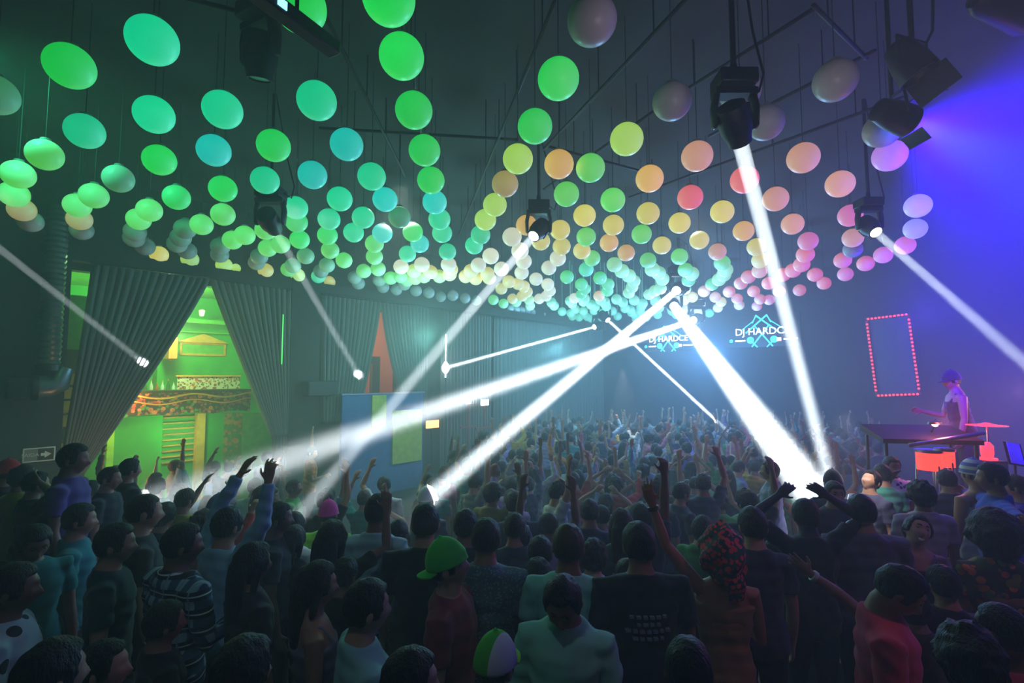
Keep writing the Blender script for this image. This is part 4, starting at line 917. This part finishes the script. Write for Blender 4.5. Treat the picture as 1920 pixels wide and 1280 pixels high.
# dark fixture with blue display, close
P = at_height(487, 150, 5.1); moving_head(P, P + Vector((-.1, .25, -1)), 'unlit moving head with glowing blue display panel near the ceiling', 1.05, False, True, False, -.5)
e = empty('power_box', at_height(556, 42, 4.5), 1.1, label='dark slim power box with bright blue display in front of green globe', cat='power box')
part('case', MB().box(-.30, .30, -.05, .05, -.04, .05), 'black_plastic', e, .01); part('display', MB().box(-.17, -.11, -.056, -.05, -.02, .03), 'display_blue', e); part('hanging_rod', MB().tube([(0, 0, .05), (0, 0, CEIL - 4.5)], .012, 8), 'black_metal', e)
# blue wash lamp with barn doors
P = at_height(1690, 222, 4.75); T = P + Vector((1, .2, -.24))
e = empty('blue_wash_lamp', P, 0, label='dark par can with barn door pouring blue light towards the side', cat='stage light')
d = (T - P).normalized(); q = Vector((0, 0, 1)).rotation_difference(d).to_matrix()
mb = MB().lathe([(.05, -.28), (.10, -.25), (.13, -.1), (.14, .08), (.125, .08), (.12, .03)], 24); mb.V = [tuple(q @ Vector(v)) for v in mb.V]; part('can', mb, 'black_metal', e)
mb = MB().lathe([(.118, .03), (.118, .045), (.03, .05)], 24); mb.V = [tuple(q @ Vector(v)) for v in mb.V]; part('lens', mb, 'lens_blue', e)
part('barn_door', MB().add([(.06, -.13, .14), (.34, -.12, .20), (.34, .12, .20), (.06, .13, .14), (.06, -.13, .148), (.34, -.12, .208), (.34, .12, .208), (.06, .13, .148)], [(0, 1, 2, 3), (7, 6, 5, 4), (0, 4, 5, 1), (1, 5, 6, 2), (2, 6, 7, 3), (3, 7, 4, 0)]), 'black_metal', e, 0, False)
part('barn_door', MB().add([(.08, -.12, -.14), (.16, -.12, -.24), (.16, .12, -.24), (.08, .12, -.14), (.088, -.12, -.14), (.168, -.12, -.24), (.168, .12, -.24), (.088, .12, -.14)], [(0, 1, 2, 3), (7, 6, 5, 4), (0, 4, 5, 1), (1, 5, 6, 2), (2, 6, 7, 3), (3, 7, 4, 0)]), 'black_metal', e, 0, False)
part('bracket', MB().tube([(-.05, -.15, 0), (-.08, -.15, .2), (-.08, .15, .2), (-.05, .15, 0)], .014, 8), 'black_metal', e); part('hanging_pipe', MB().tube([(-.08, 0, .2), (-.08, 0, CEIL - 4.75)], .02, 8), 'black_metal', e)
def lamp(kind, P, T, energy, col, size=.3, angle=90, blend=.6):
    l = bpy.data.lights.new('wash_or_fill', kind); l.energy = energy; l.color = col  # serves the blue par can, the washes and the added fill lights
    o = bpy.data.objects.new('wash_or_fill', l); COL.objects.link(o)
    if kind == 'SPOT': l.spot_size = math.radians(angle); l.spot_blend = blend; l.shadow_soft_size = size
    elif kind == 'AREA': l.shape = 'DISK'; l.size = size; l.spread = math.radians(angle)
    else: l.shadow_soft_size = size
    if T is not None: aim(o, P, T)
    else: o.location = P
    return o
lamp('SPOT', P + d * .1, T, BLUE_P, (.03, .0, 1.0), .10, 105, .9); lamp('SPOT', P + d * .1, T - Vector((0, 0, .05)), BLUE_P * .10, (.03, .65, 1.0), .08, 36, .9)
# second dark lamp above it with cradle
P2 = at_height(1712, 125, 5.0); e = empty('unlit_wash_lamp', P2, .3, label='unlit dark par can with barn doors above the blue lamp', cat='stage light')
q = Vector((0, 0, 1)).rotation_difference(Vector((.35, -.3, -.9)).normalized()).to_matrix(); mb = MB().lathe([(.05, -.26), (.11, -.22), (.14, -.05), (.15, .10), (.135, .10), (.12, .04), (.02, .03)], 24); mb.V = [tuple(q @ Vector(v)) for v in mb.V]; part('can', mb, 'black_metal', e)
mb = MB().box(-.16, .16, .12, .13, .08, .30); mb.V = [tuple(q @ Vector(v)) for v in mb.V]; part('barn_door', mb, 'black_metal', e)
part('bracket', MB().tube([(-.17, 0, 0), (-.17, 0, .24), (.17, 0, .24), (.17, 0, 0)], .014, 8), 'black_metal', e); part('hanging_pipe', MB().tube([(0, 0, .24), (0, 0, CEIL - 5.0)], .022, 8), 'black_metal', e)
part('cable', MB().tube([(.17, 0, .24), (.34, .05, .42), (.30, 0, .8), (.12, 0, 1.0), (.02, 0, 1.28)], .012, 8), 'black_metal', e)
P3 = at_height(1890, 12, 5.3); e = empty('unlit_spotlight', P3, 0, label='dark unlit lamp body high in the blue corner', cat='stage light'); part('can', MB().tube([(-.2, 0, .05), (.2, .05, -.05)], [.11, .14], 18), 'black_metal', e); part('hanging_pipe', MB().tube([(0, 0, .1), (0, 0, CEIL - 5.3)], .02, 8), 'black_metal', e)
# washes of the hall, plus added fill lights that have no fixture
for a in WASH_FILL: lamp(*a)
SC.view_settings.view_transform = 'Standard'; SC.view_settings.look = 'None'; SC.view_settings.gamma = 1; SC.view_settings.use_curve_mapping = False; SC.view_settings.exposure = EXPO
cy = SC.cycles
cy.volume_bounces = 1; cy.max_bounces = 4; cy.diffuse_bounces = 2; cy.glossy_bounces = 2; cy.transmission_bounces = 2; cy.use_denoising = True; cy.sample_clamp_indirect = 4
# ------------------------------------------------------------------ crowd
TAKEN = []                                   # (x, y) of everybody placed
def spot(px, py, H):
    """ground point where somebody of height H has the top of the hair at pixel px, py"""
    p = at_height(px, py, H); return Vector((p.x, p.y, 0))
TOPZ = 1.775
def solve(px, py, H, dmin=.8):
    best = None; d = dmin
    while d < 12:
        p = at_depth(px, py, d); e = p.z - floor_at(p.x, p.y) - H
        if e <= .012: return Vector((p.x, p.y, floor_at(p.x, p.y)))
        d += .02
    return Vector((p.x, p.y, FLO))
def fg(px, py, H, yaw, shirt, label, pose=None, skin=None, haircol=None, tier=0, **kw):
    dmin = (.8, 4.12)[tier]; p = solve(px, py, H, dmin)
    for _ in range(45):                      # keep a body's width from the others, sliding along the line of sight
        bad = [q for q in TAKEN if (q - p).to_2d().length < .40]
        if not bad: break
        p = Vector((p.x * 1.012, p.y * 1.012, 0))
    p.z = floor_at(p.x, p.y); sc = (at_depth(px, py, p.y).z - p.z) / TOPZ
    sc = max(.86, min(1.12, sc))
    d = dict(kw); d.setdefault('seed', len(TAKEN)); capcol = d.pop('capcol', None); brimcol = d.pop('brimcol', None)
    if pose: d['l'], d['r'] = pose
    B = build_person(d); TAKEN.append(p)
    return put_person(B, p, math.radians(yaw), sc, shirt, label, skin, haircol, None, capcol, 'person', brimcol), B
BLK, NAVY, GREY, WHT, TEAL = (26, 27, 34), (36, 44, 72), (96, 100, 112), (205, 212, 218), (40, 130, 140)
# yaw: 0 = looking away from the camera, negative = turned towards the screens, positive = towards the bar
R = math.radians
fg(135, 826, 1.78, -70, (96, 70, 150), 'person in purple shirt and dark hair beside the exit sign, looking towards stage', haircol=(14, 14, 18), skin=(150, 110, 95))
fg(64, 889, 1.75, -30, BLK, 'dark-clothed person with an arm bent behind the head, below the exit sign', ('down', 'behind'))
fg(36, 930, 1.75, -20, (190, 185, 60), 'person with big dark hair and yellow top at the photo edge below exit sign', hair='thick')
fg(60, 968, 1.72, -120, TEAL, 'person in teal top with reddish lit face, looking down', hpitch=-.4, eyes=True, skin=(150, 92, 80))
fg(146, 938, 1.76, -60, (48, 140, 150), 'dark-haired man with an earring and teal shirt, seen in profile', sleeve='long')
fg(200, 930, 1.76, -75, (40, 46, 60), 'man in dark top looking up towards the stage, behind the earring man', hair='crop', tier=1)
fg(212, 974, 1.76, -62, (34, 62, 72), 'man with short hair in dark teal shirt, profile, in front of the earring man', collar=True)
fg(266, 918, 1.88, -50, (46, 50, 60), 'tall man with cropped head behind the plaid shirt man', hair='crop')
fg(238, 925, 1.75, -35, BLK, 'dark-haired person just before the tall cropped man', tier=1)
fg(305, 940, 1.72, -20, BLK, 'person in a black hood before the green bar opening', hair='thick', tier=1)
fg(345, 912, 1.74, -20, (150, 160, 60), 'person in yellow-green top lifting both hands to take a photo', ('phone', 'phone'), skin=(170, 130, 110), tier=1)
fg(407, 927, 1.72, -15, (60, 80, 100), 'person in blue cap before the denim shirt man', cap='fwd', capcol=(70, 100, 140), tier=1)
fg(10, 897, 1.76, -25, (60, 30, 34), 'person in a bright red cap at the photo edge, above the yellow top', cap='fwd', capcol=(200, 40, 50))
fg(548, 956, 1.76, -15, (235, 240, 245), 'person in dazzling white shirt hit by the slanting beam beside the pink hat', tier=1)
PLAID, _ = fg(338, 974, 1.78, -28, WHT, 'man in blue and white plaid shirt seen from behind', ('bent', 'bent'), sleeve='long', pat='plaid', collar=True, build=1.12, hyaw=-.5)
fg(424, 945, 1.80, -25, (150, 192, 218), 'man in light blue denim shirt with both arms thrown up', (((-.05, .25, .95), (-.45, .35, 1)), ((.45, .15, .85), (.02, .1, 1))), sleeve='long', collar=True, voxel=.0058, build=1.08, lc=.25, rc=.5)
fg(20, 1048, 1.74, -60, (190, 205, 215), 'person in white shirt with dark print and purple sleeve, low at the photo edge', pat='blotch', build=1.05)
fg(88, 1190, 1.74, -30, BLK, 'dark-haired head at bottom beside the white print shirt')
fg(196, 1192, 1.70, -75, BLK, 'young person with warm lit cheek at the bottom below plaid shirt man', skin=(190, 140, 118), hpitch=.1)
fg(518, 935, 1.80, -70, (44, 52, 66), 'man in profile with short hair right behind the raised hands', skin=(120, 90, 80))
fg(620, 970, 1.70, -10, BLK, 'woman with long dark hair, black top, hand lifted beside her', ('down', ((.3, .4, .2), (-.1, .2, 1))), hair='long', female=True)
fg(707, 921, 1.84, -12, (180, 212, 224), 'tall man with round dark hair and pale blue shirt, seen from behind', sleeve='long', collar=True)
fg(797, 938, 1.82, 0, BLK, 'broad man in black T-shirt seen from behind, before the white cap', build=1.12)
fg(872, 950, 1.80, -8, (40, 44, 58), 'man with thick dark hair seen from behind, past the green cap')
fg(846, 1008, 1.76, -100, (128, 30, 42), 'person in dark red shirt wearing a green cap backwards', cap='back', capcol=(60, 205, 70), hyaw=0.2, hpitch=.3, build=1.05)
fg(590, 1046, 1.68, -65, (112, 104, 122), 'long-haired woman in grey top turned in profile, centre-low', female=True, hair='long', skin=(170, 120, 100), sleeve='tank')
fg(682, 1078, 1.74, -60, (150, 200, 200), 'person with dark hair and white and mint shirt edge, before grey top woman', sleeve='short')
fg(744, 1054, 1.78, -10, (30, 30, 38), 'man with dark hair and bare lit neck in black shirt, seen from behind', build=1.08)
fg(762, 1204, 1.68, -75, (30, 28, 34), 'woman with glowing cheek in profile at the very bottom', female=True, skin=(180, 132, 116))
fg(615, 938, 1.70, 0, (150, 230, 60), 'person in pink hat and neon green top in the lit dance floor', cap='fwd', capcol=(230, 60, 170), tier=1)
fg(799, 912, 1.74, -20, (90, 100, 120), 'person in bright white cap behind the broad black T-shirt man', cap='fwd', capcol=(235, 240, 245), tier=1)
fg(911, 966, 1.80, -5, (74, 96, 116), 'man in flecked blue-grey shirt seen from behind', pat='fleck', build=1.12, sleeve='short')
fg(965, 957, 1.78, 0, (60, 66, 90), 'man with blue strap and yellow mark on his shirt, mid crowd', pat='blotch')
fg(965, 917, 1.78, 10, (60, 70, 84), 'short-haired man further in, lit from the haze', tier=1)
fg(1012, 1000, 1.62, -10, BLK, 'small dark-haired woman in black before the aqua top man', female=True)
fg(1065, 976, 1.80, -12, (128, 196, 190), 'brown-haired man in aqua top with tan strap seen from behind', build=1.06, hair='short', haircol=(70, 46, 32))
MINT, MB_ = fg(1059, 1048, 1.76, 165, (150, 214, 196), 'man looking down in open mint shirt, facing the camera', ('down', 'down'), sleeve='long', collar=True, hpitch=-.5, eyes=True, skin=(150, 96, 78))
fg(1113, 1124, 1.72, -20, (46, 42, 74), 'curly-haired person in dark floral top low beside the mint shirt', hair='curly', pat='monofloral')
fg(925, 1189, 1.76, -30, (110, 190, 60), 'person in green and white cap at the bottom', cap='fwd', cappat='greenwhite', capcol=(70, 190, 50), brimcol=(140, 220, 60))
TEE, TEEB = fg(1199, 972, 1.84, 2, (20, 22, 32), 'broad man in black T-shirt with small print across his back', build=1.15)
fg(1166, 950, 1.72, -5, (60, 76, 84), 'woman with long dark hair before the black print T-shirt', female=True, hair='long')
fg(1105, 931, 1.76, -10, NAVY, 'dark-haired dancer in navy close beside another, past the aqua top', tier=1)
fg(1128, 944, 1.75, -15, (110, 140, 146), 'dancer in pale grey-green shirt beside the navy one', tier=1)
fg(1228, 898, 1.78, -40, (56, 70, 92), 'man with quiff in slate shirt looking towards the stage', hair='quiff', tier=1)
fg(1275, 900, 1.76, -75, (58, 62, 92), 'smiling man in profile in dark blue, before the arm with wristband', skin=(166, 120, 100), eyes=True, tier=1)
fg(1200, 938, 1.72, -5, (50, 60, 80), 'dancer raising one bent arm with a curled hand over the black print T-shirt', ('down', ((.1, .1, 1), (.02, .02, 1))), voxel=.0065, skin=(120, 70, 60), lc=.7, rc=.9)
SCARF, SCB = fg(1352, 992, 1.72, -10, (150, 100, 62), 'woman in red patterned headscarf and tan top, one arm thrown up', (((.62, .12, .78), (.30, .08, .95)), 'bent'), hair='scarf', sleeve='tank', female=True, voxel=.0058, skin=(172, 104, 82), lc=.2)
fg(1412, 945, 1.78, -5, (60, 58, 88), 'man with dark hair seen from behind, before the slick-haired man')
fg(1446, 882, 1.82, 70, (150, 160, 200), 'man with slicked long hair and white collar in profile towards the bar', hair='slick', collar=True, sleeve='long')
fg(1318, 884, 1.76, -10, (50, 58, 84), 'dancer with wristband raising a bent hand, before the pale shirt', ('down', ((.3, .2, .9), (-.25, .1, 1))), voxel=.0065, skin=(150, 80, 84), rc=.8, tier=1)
fg(1563, 912, 1.74, 170, (60, 56, 84), 'man facing the camera with lit forehead, behind the violet-grey jacket', eyes=True, skin=(176, 124, 122), tier=1)
fg(1562, 886, 1.76, -20, (60, 66, 90), 'person in dark cap beside the dazzling beam end', cap='fwd', capcol=(40, 44, 60), tier=1)
fg(1512, 930, 1.76, -5, (34, 38, 62), 'dancer holding both arms in a ring overhead before the beam end', ('ring', 'ring'), voxel=.0065, skin=(60, 56, 78))
JACK, _ = fg(1616, 922, 1.82, -8, (92, 86, 118), 'broad man in violet-grey jacket with pale collar seen from behind', sleeve='long', collar=True, build=1.22)
fg(1465, 1003, 1.74, 80, (60, 74, 88), 'man in dark T-shirt with red-lit neck looking towards the headscarf', skin=(160, 84, 80), hpitch=-.2)  # red light on the neck is put into the skin colour
fg(1650, 1034, 1.76, -120, (222, 60, 110), 'man in bright pink shirt looking down', sleeve='short', hpitch=-.55, collar=True, build=1.08, skin=(170, 110, 90), eyes=True)
fg(1628, 884, 1.76, 110, (70, 70, 96), 'man with head tipped back looking up, beyond the violet-grey jacket', hpitch=.5)
SMILE, _ = fg(1712, 958, 1.66, 168, (30, 34, 62), 'smiling woman in navy tank top with head tipped back', sleeve='tank', female=True, hair='slick', hpitch=.35, hroll=-.3, eyes=True, smile=True, skin=(186, 132, 136))
fg(1728, 899, 1.76, -8, (186, 168, 206), 'curly-haired man in pale lilac T-shirt seen from behind', hair='curly', build=1.05)
ARM, _ = fg(1863, 862, 1.78, 60, (40, 70, 180), 'man in bright blue shirt stretching an arm over his neighbour', ('out', ((1, .1, -.12), (1, .1, 0))), sleeve='long')
fg(1828, 860, 1.74, 10, (200, 205, 225), 'person in white tank top and striped headband under the outstretched arm', sleeve='tank', cap='back', cappat='stripe', capcol=(120, 120, 200))
fg(1866, 964, 1.72, -15, (200, 90, 60), 'woman with big round afro and orange floral shirt', hair='afro', pat='floral', female=True, sleeve='short', build=1.1)
fg(1818, 1168, 1.70, -30, (40, 30, 44), 'dark curly head at the bottom below the afro woman', hair='curly')
fg(1885, 1122, 1.74, 20, (190, 50, 110), 'person in pink sleeve at the bottom photo edge below the floral shirt', build=1.1, sleeve='long', hair='crop')
REACH, REB = fg(1716, 1196, 1.70, -4, (50, 60, 40), 'dark-haired person at the bottom stretching one long forearm up, pale wristband', (((.6, .35, .62), (.85, .1, .62)), 'bent'), hair='slick', skin=(150, 122, 112), voxel=.006, lc=.2)
fg(1656, 884, 1.76, -5, (76, 150, 130), 'person in sea-green shirt seen from behind before the drinker')
fg(1669, 851, 1.76, 175, (200, 205, 220), 'man in black and white floral shirt drinking, facing the camera', ('down', ((.3, .7, -.3), (-.35, .2, .8))), pat='monofloral', eyes=True)
fg(1665, 823, 1.78, 160, (170, 180, 215), 'man in pale blue shirt facing the camera behind the drinker', eyes=True)
fg(1702, 820, 1.80, 20, (44, 44, 78), 'tall dark-shirted person beside the red drum panels')
fg(1776, 876, 1.72, -20, (66, 60, 90), 'dark-haired person below the red drum panels')
fg(1908, 886, 1.80, 40, (76, 56, 170), 'person in violet shirt at the photo edge under the paper sheet', sleeve='long')
# the reaching forearms low in front
# some who fill the dark front rows
for px, py, H, yaw, col, lab, hs in ((470, 1010, 1.70, -40, (50, 44, 50), 'dark-haired woman in brown tank top between denim shirt and grey top', 'long'), (545, 1120, 1.66, -20, (24, 24, 30), 'black-clad woman with long hair low before the denim shirt', 'long'), (975, 1100, 1.70, -10, (30, 30, 40), 'black-clad person before the flecked shirt man', 'short'),
        (1290, 1190, 1.68, -15, (40, 70, 70), 'person in dark teal top low beside the tan top woman', 'short'), (1770, 1055, 1.74, -5, (40, 34, 66), 'dark-haired person in indigo beside the navy tank top woman', 'short'),
        (300, 1215, 1.70, -45, (34, 28, 40), 'dark person at the bottom below the plaid shirt', 'short'), (450, 1190, 1.68, -35, (26, 24, 28), 'dark person at the bottom below the denim shirt', 'thick'), (640, 1235, 1.62, -20, (30, 30, 34), 'black-haired person at the bottom before the mint-edged shirt', 'short'), (1010, 1215, 1.66, 0, (26, 26, 34), 'dark head at the bottom beside the green and white cap', 'thick'), (1180, 1230, 1.64, 0, (30, 28, 40), 'dark head at the bottom below the print T-shirt', 'short')):
    fg(px, py, H, yaw, col, lab, hair=hs, female=hs == 'long')
# the drummer
p = at_depth(1797, 690, 6.75); DB = build_person(dict(l='down', r=((.3, .25, -1), (-.1, 1, .22)), hyaw=.2, hpitch=.05, cap='fwd', sleeve='tank', eyes=True, lean=.1, seed=77))
put_person(DB, Vector((p.x, p.y, SZ)), math.radians(68), (p.z - SZ) / 1.80, (60, 24, 40), 'red-lit drummer in cap and tank top on the stage, forearm forward', (170, 110, 100), None, None, (60, 40, 60)); TAKEN.append(Vector((p.x, p.y, 0)))
# props in hands and on clothes
mat('wristband_pale', (200, 215, 220), .5); mat('wristband_dark', (40, 20, 24), .5); mat('print_pale', (120, 128, 140), .7); mat('strap_tan', (140, 92, 50), .7); mat('phone_black', (20, 20, 24), .3); emis('phone_lit', (220, 235, 255), 2.2)
def wristband(o, B, i, m, label=None):
    S, E, Wr, fd = B['arms'][i]; a = Wr - fd * .03
    c = ob('wristband', MB().tube([a - fd * .012, a + fd * .012], .037, 16, cap=.05).mesh('wristband', m), o); 
    if label: c['label'] = label
wristband(SCARF, SCB, 1, 'wristband_dark'); wristband(REACH, REB, 1, 'wristband_pale')

rnd = random.Random(3)
for row, (z, n) in enumerate(((1.32, 6), (1.285, 4), (1.25, 7), (1.215, 5))):
    pr = MB()
    for i in range(n):
        x = (i - (n - 1) / 2) * .034; w = rnd.uniform(.008, .014); yb = -(.112 * 1.15 + .026) * math.sqrt(max(0, 1 - (x / .2) ** 2)) + .006
        pr.box(x - w, x + w, yb - .003, yb + .02, z - .006, z + .006)
    ob('back_print', pr.mesh('back_print', 'print_pale'), TEE)
# ---- the rest of the hall
VAR = []
vr = random.Random(5)
vposes = [('down', 'down'), ('down', 'bent'), ('bent', 'down'), ('up', 'down'), ('down', 'up'), ('up', 'up'), ('wide', 'wide'), ('down', 'phone'), ('curl', 'down'), ('high', 'bent'), ('ring', 'ring'), ('down', 'high'), ('phone', 'phone'), ('wide', 'down'), ('down', 'curl'), ('chin', 'down')]
pname = {0: 'arms down', 1: 'forearm forward', 2: 'forearm forward', 3: 'one arm up', 4: 'one arm up', 5: 'both arms up', 6: 'arms spread wide', 7: 'a hand held out', 8: 'a curled arm up', 9: 'arm straight up', 10: 'hands clasped overhead', 11: 'arm straight up', 12: 'both hands held up', 13: 'one arm flung wide', 14: 'a curled arm up', 15: 'a hand at the chin'}
for i, ps in enumerate(vposes):
    hs = ['short', 'crop', 'long', 'thick', 'quiff', 'short', 'long', 'curly', 'short', 'crop', 'bob', 'short', 'bun', 'long', 'thick', 'slick'][i]; fem = hs in ('long', 'bob', 'bun')
    B = build_person(dict(l=ps[0], r=ps[1], hair=hs, female=fem, voxel=.0105, sleeve=['short', 'short', 'tank', 'long', 'short', 'short', 'tank', 'long', 'short', 'short', 'tank', 'short', 'tank', 'tank', 'long', 'short'][i], hyaw=vr.uniform(-.5, .5), hpitch=vr.uniform(-.15, .25), lean=vr.uniform(-.04, .06), seed=i, lc=vr.uniform(.1, .8), rc=vr.uniform(.1, .8)))
    VAR.append((B, fem, hs, pname[i]))
SHIRTS = [('white', (205, 210, 215)), ('black', (28, 28, 34)), ('navy', (36, 46, 84)), ('grey', (110, 114, 122)), ('teal', (50, 140, 140)), ('red', (170, 50, 50)), ('pale blue', (140, 170, 200)), ('green', (70, 150, 80)), ('olive', (110, 110, 60)), ('pink', (205, 110, 140)), ('mustard', (200, 165, 60)), ('charcoal', (52, 54, 62)), ('lilac', (150, 130, 190)), ('orange', (210, 120, 60))]
def zone(p):
    px = 960 + FPX * p.x / p.y; 
    if p.y > 13.5: return 'under the far screens'
    if px < 480: return 'before the bar opening'
    if px < 640: return 'before the dark pilaster'
    if px < 830: return 'before the blue hoarding'
    if px < 1040: return 'under the crossing beams'
    if px < 1290: return 'under far mint lanterns'
    if px < 1480: return 'under the thickest beam'
    return 'before the stage'
cand = []
d = 4.45
while d < 19.0:
    step = .56 + .012 * d; x = -d * 1.05
    while x < d * 1.05:
        p = Vector((x + vr.uniform(-.17, .17), d + vr.uniform(-.15, .15), 0)); p.z = floor_at(p.x, p.y)
        q = p - W0; n_ = q.dot(NO); t_ = q.dot(U)
        ok = n_ < (-2.6 if t_ < 4.2 else -.9) and t_ < 18.0 and not 6.0 <= p.y < 6.35 and (p - CORN).dot(U) < -.7
        if 5.4 < t_ < 8.6 and n_ > -1.3: ok = False
        px = 960 + FPX * p.x / p.y
        if px < 1010 and p.y > (7.7 if px < 790 else 7.7 + (px - 790) / 220 * 11): ok = False
        if p.x > 2.4 and p.y < 6.4: ok = False
        if px > 1640 or (px < 175 and p.y < 7.5): ok = False
        if ok and all((q2 - p).to_2d().length > .5 for q2 in TAKEN): cand.append(p); TAKEN.append(p)
        x += step
    d += step * .92
cand.sort(key=lambda p: p.length)
NIND = 300 - 97
print('CAND', len(cand))
labels = {}
def crowd_member(p, i, where=None):
    k = vr.randrange(len(VAR)); B, fem, hs, pn = VAR[k]; sn, sc_ = vr.choice(SHIRTS)
    yaw = vr.gauss(-28, 32); H = vr.gauss(1.66 if fem else 1.75, .05); z = where or zone(p)
    o = put_person(B, p, math.radians(yaw), H / 1.775, sc_, None)
    key = '%s in %s top, %s, %s' % ('long-haired dancer' if fem and hs == 'long' else 'dancer', sn, pn, z)
    labels.setdefault(key, []).append(o); return o
for i, p in enumerate(cand[:NIND]): crowd_member(p, i)
# guests inside the bar, lit orange
for i in range(8):
    t = .15 + i * .44; p = WL(t, -2.15 - .5 * (i % 2), FLO); crowd_member(p, i, 'at the bar opening')
for key, os_ in labels.items():
    if len(os_) == 1: os_[0]['label'] = key
    else:
        os_.sort(key=lambda o: o.location.length)
        for j, o in enumerate(os_): o['label'] = '%s, %s from camera' % (key, ORD[j])
        for o in os_: o['group'] = key
    for o in os_:
        if len(o['label'].split()) > 15: o['label'] = o['label'].replace('long-haired dancer', 'dancer').replace(' from camera', '')
        o['group'] = o.get('group') or 'dancers ' + key.split(', ')[-1]
# the farthest dancers, beyond counting
rest = cand[NIND:]
lo = []
for i, ps in enumerate((('down', 'down'), ('up', 'down'), ('up', 'up'), ('down', 'high'), ('wide', 'wide'), ('down', 'bent'))):
    B = build_person(dict(l=ps[0], r=ps[1], hair='short', voxel=.026, sleeve='short', seed=i)); lo.append(B)
def joined(parts_, nm, slots):
    V = []; F = []; MI = []; base = 0
    for me, M, mi in parts_:
        nv = len(me.vertices); co = np.empty(nv * 3); me.vertices.foreach_get('co', co); co = co.reshape(nv, 3)
        R_ = np.array(M.to_3x3()); V.append(co @ R_.T + np.array(M.translation))
        for pl in me.polygons: F.append([v + base for v in pl.vertices]); MI.append(mi if mi is not None else pl.material_index)
        base += nv
    me = bpy.data.meshes.new(nm); me.from_pydata(np.concatenate(V).tolist(), [], F); me.polygons.foreach_set('material_index', MI); me.polygons.foreach_set('use_smooth', [True] * len(F))
    for s in slots: me.materials.append(MATS[s])
    return me
for nm, c in (('far_a', (60, 70, 90)), ('far_b', (150, 160, 165)), ('far_c', (90, 110, 90)), ('far_hair', (24, 20, 20)), ('far_skin', (170, 125, 104))): mat(nm, c, .8)
pp = []
for p in rest:
    B = lo[vr.randrange(len(lo))]; M = Matrix.Translation(p) @ Matrix.Rotation(math.radians(vr.gauss(-28, 35)), 4, 'Z') @ Matrix.Scale(vr.gauss(.97, .03), 4)
    pp.append((B['body'], M, None)); pp.append((B['shirt'], M, 3 + vr.randrange(3))); pp.append((B['hair'], M, 6))
if pp:
    o = ob('far_crowd', joined(pp, 'far_crowd', ['far_skin', 'trousers', 'shoes', 'far_a', 'far_b', 'far_c', 'far_hair']))
    tag(o, 'hazy mass of small distant dancers packed under the far screens', 'crowd', None, 'stuff')
print('PEOPLE', len([o for o in SC.objects if o.name.startswith('person')]), 'REST', len(rest))
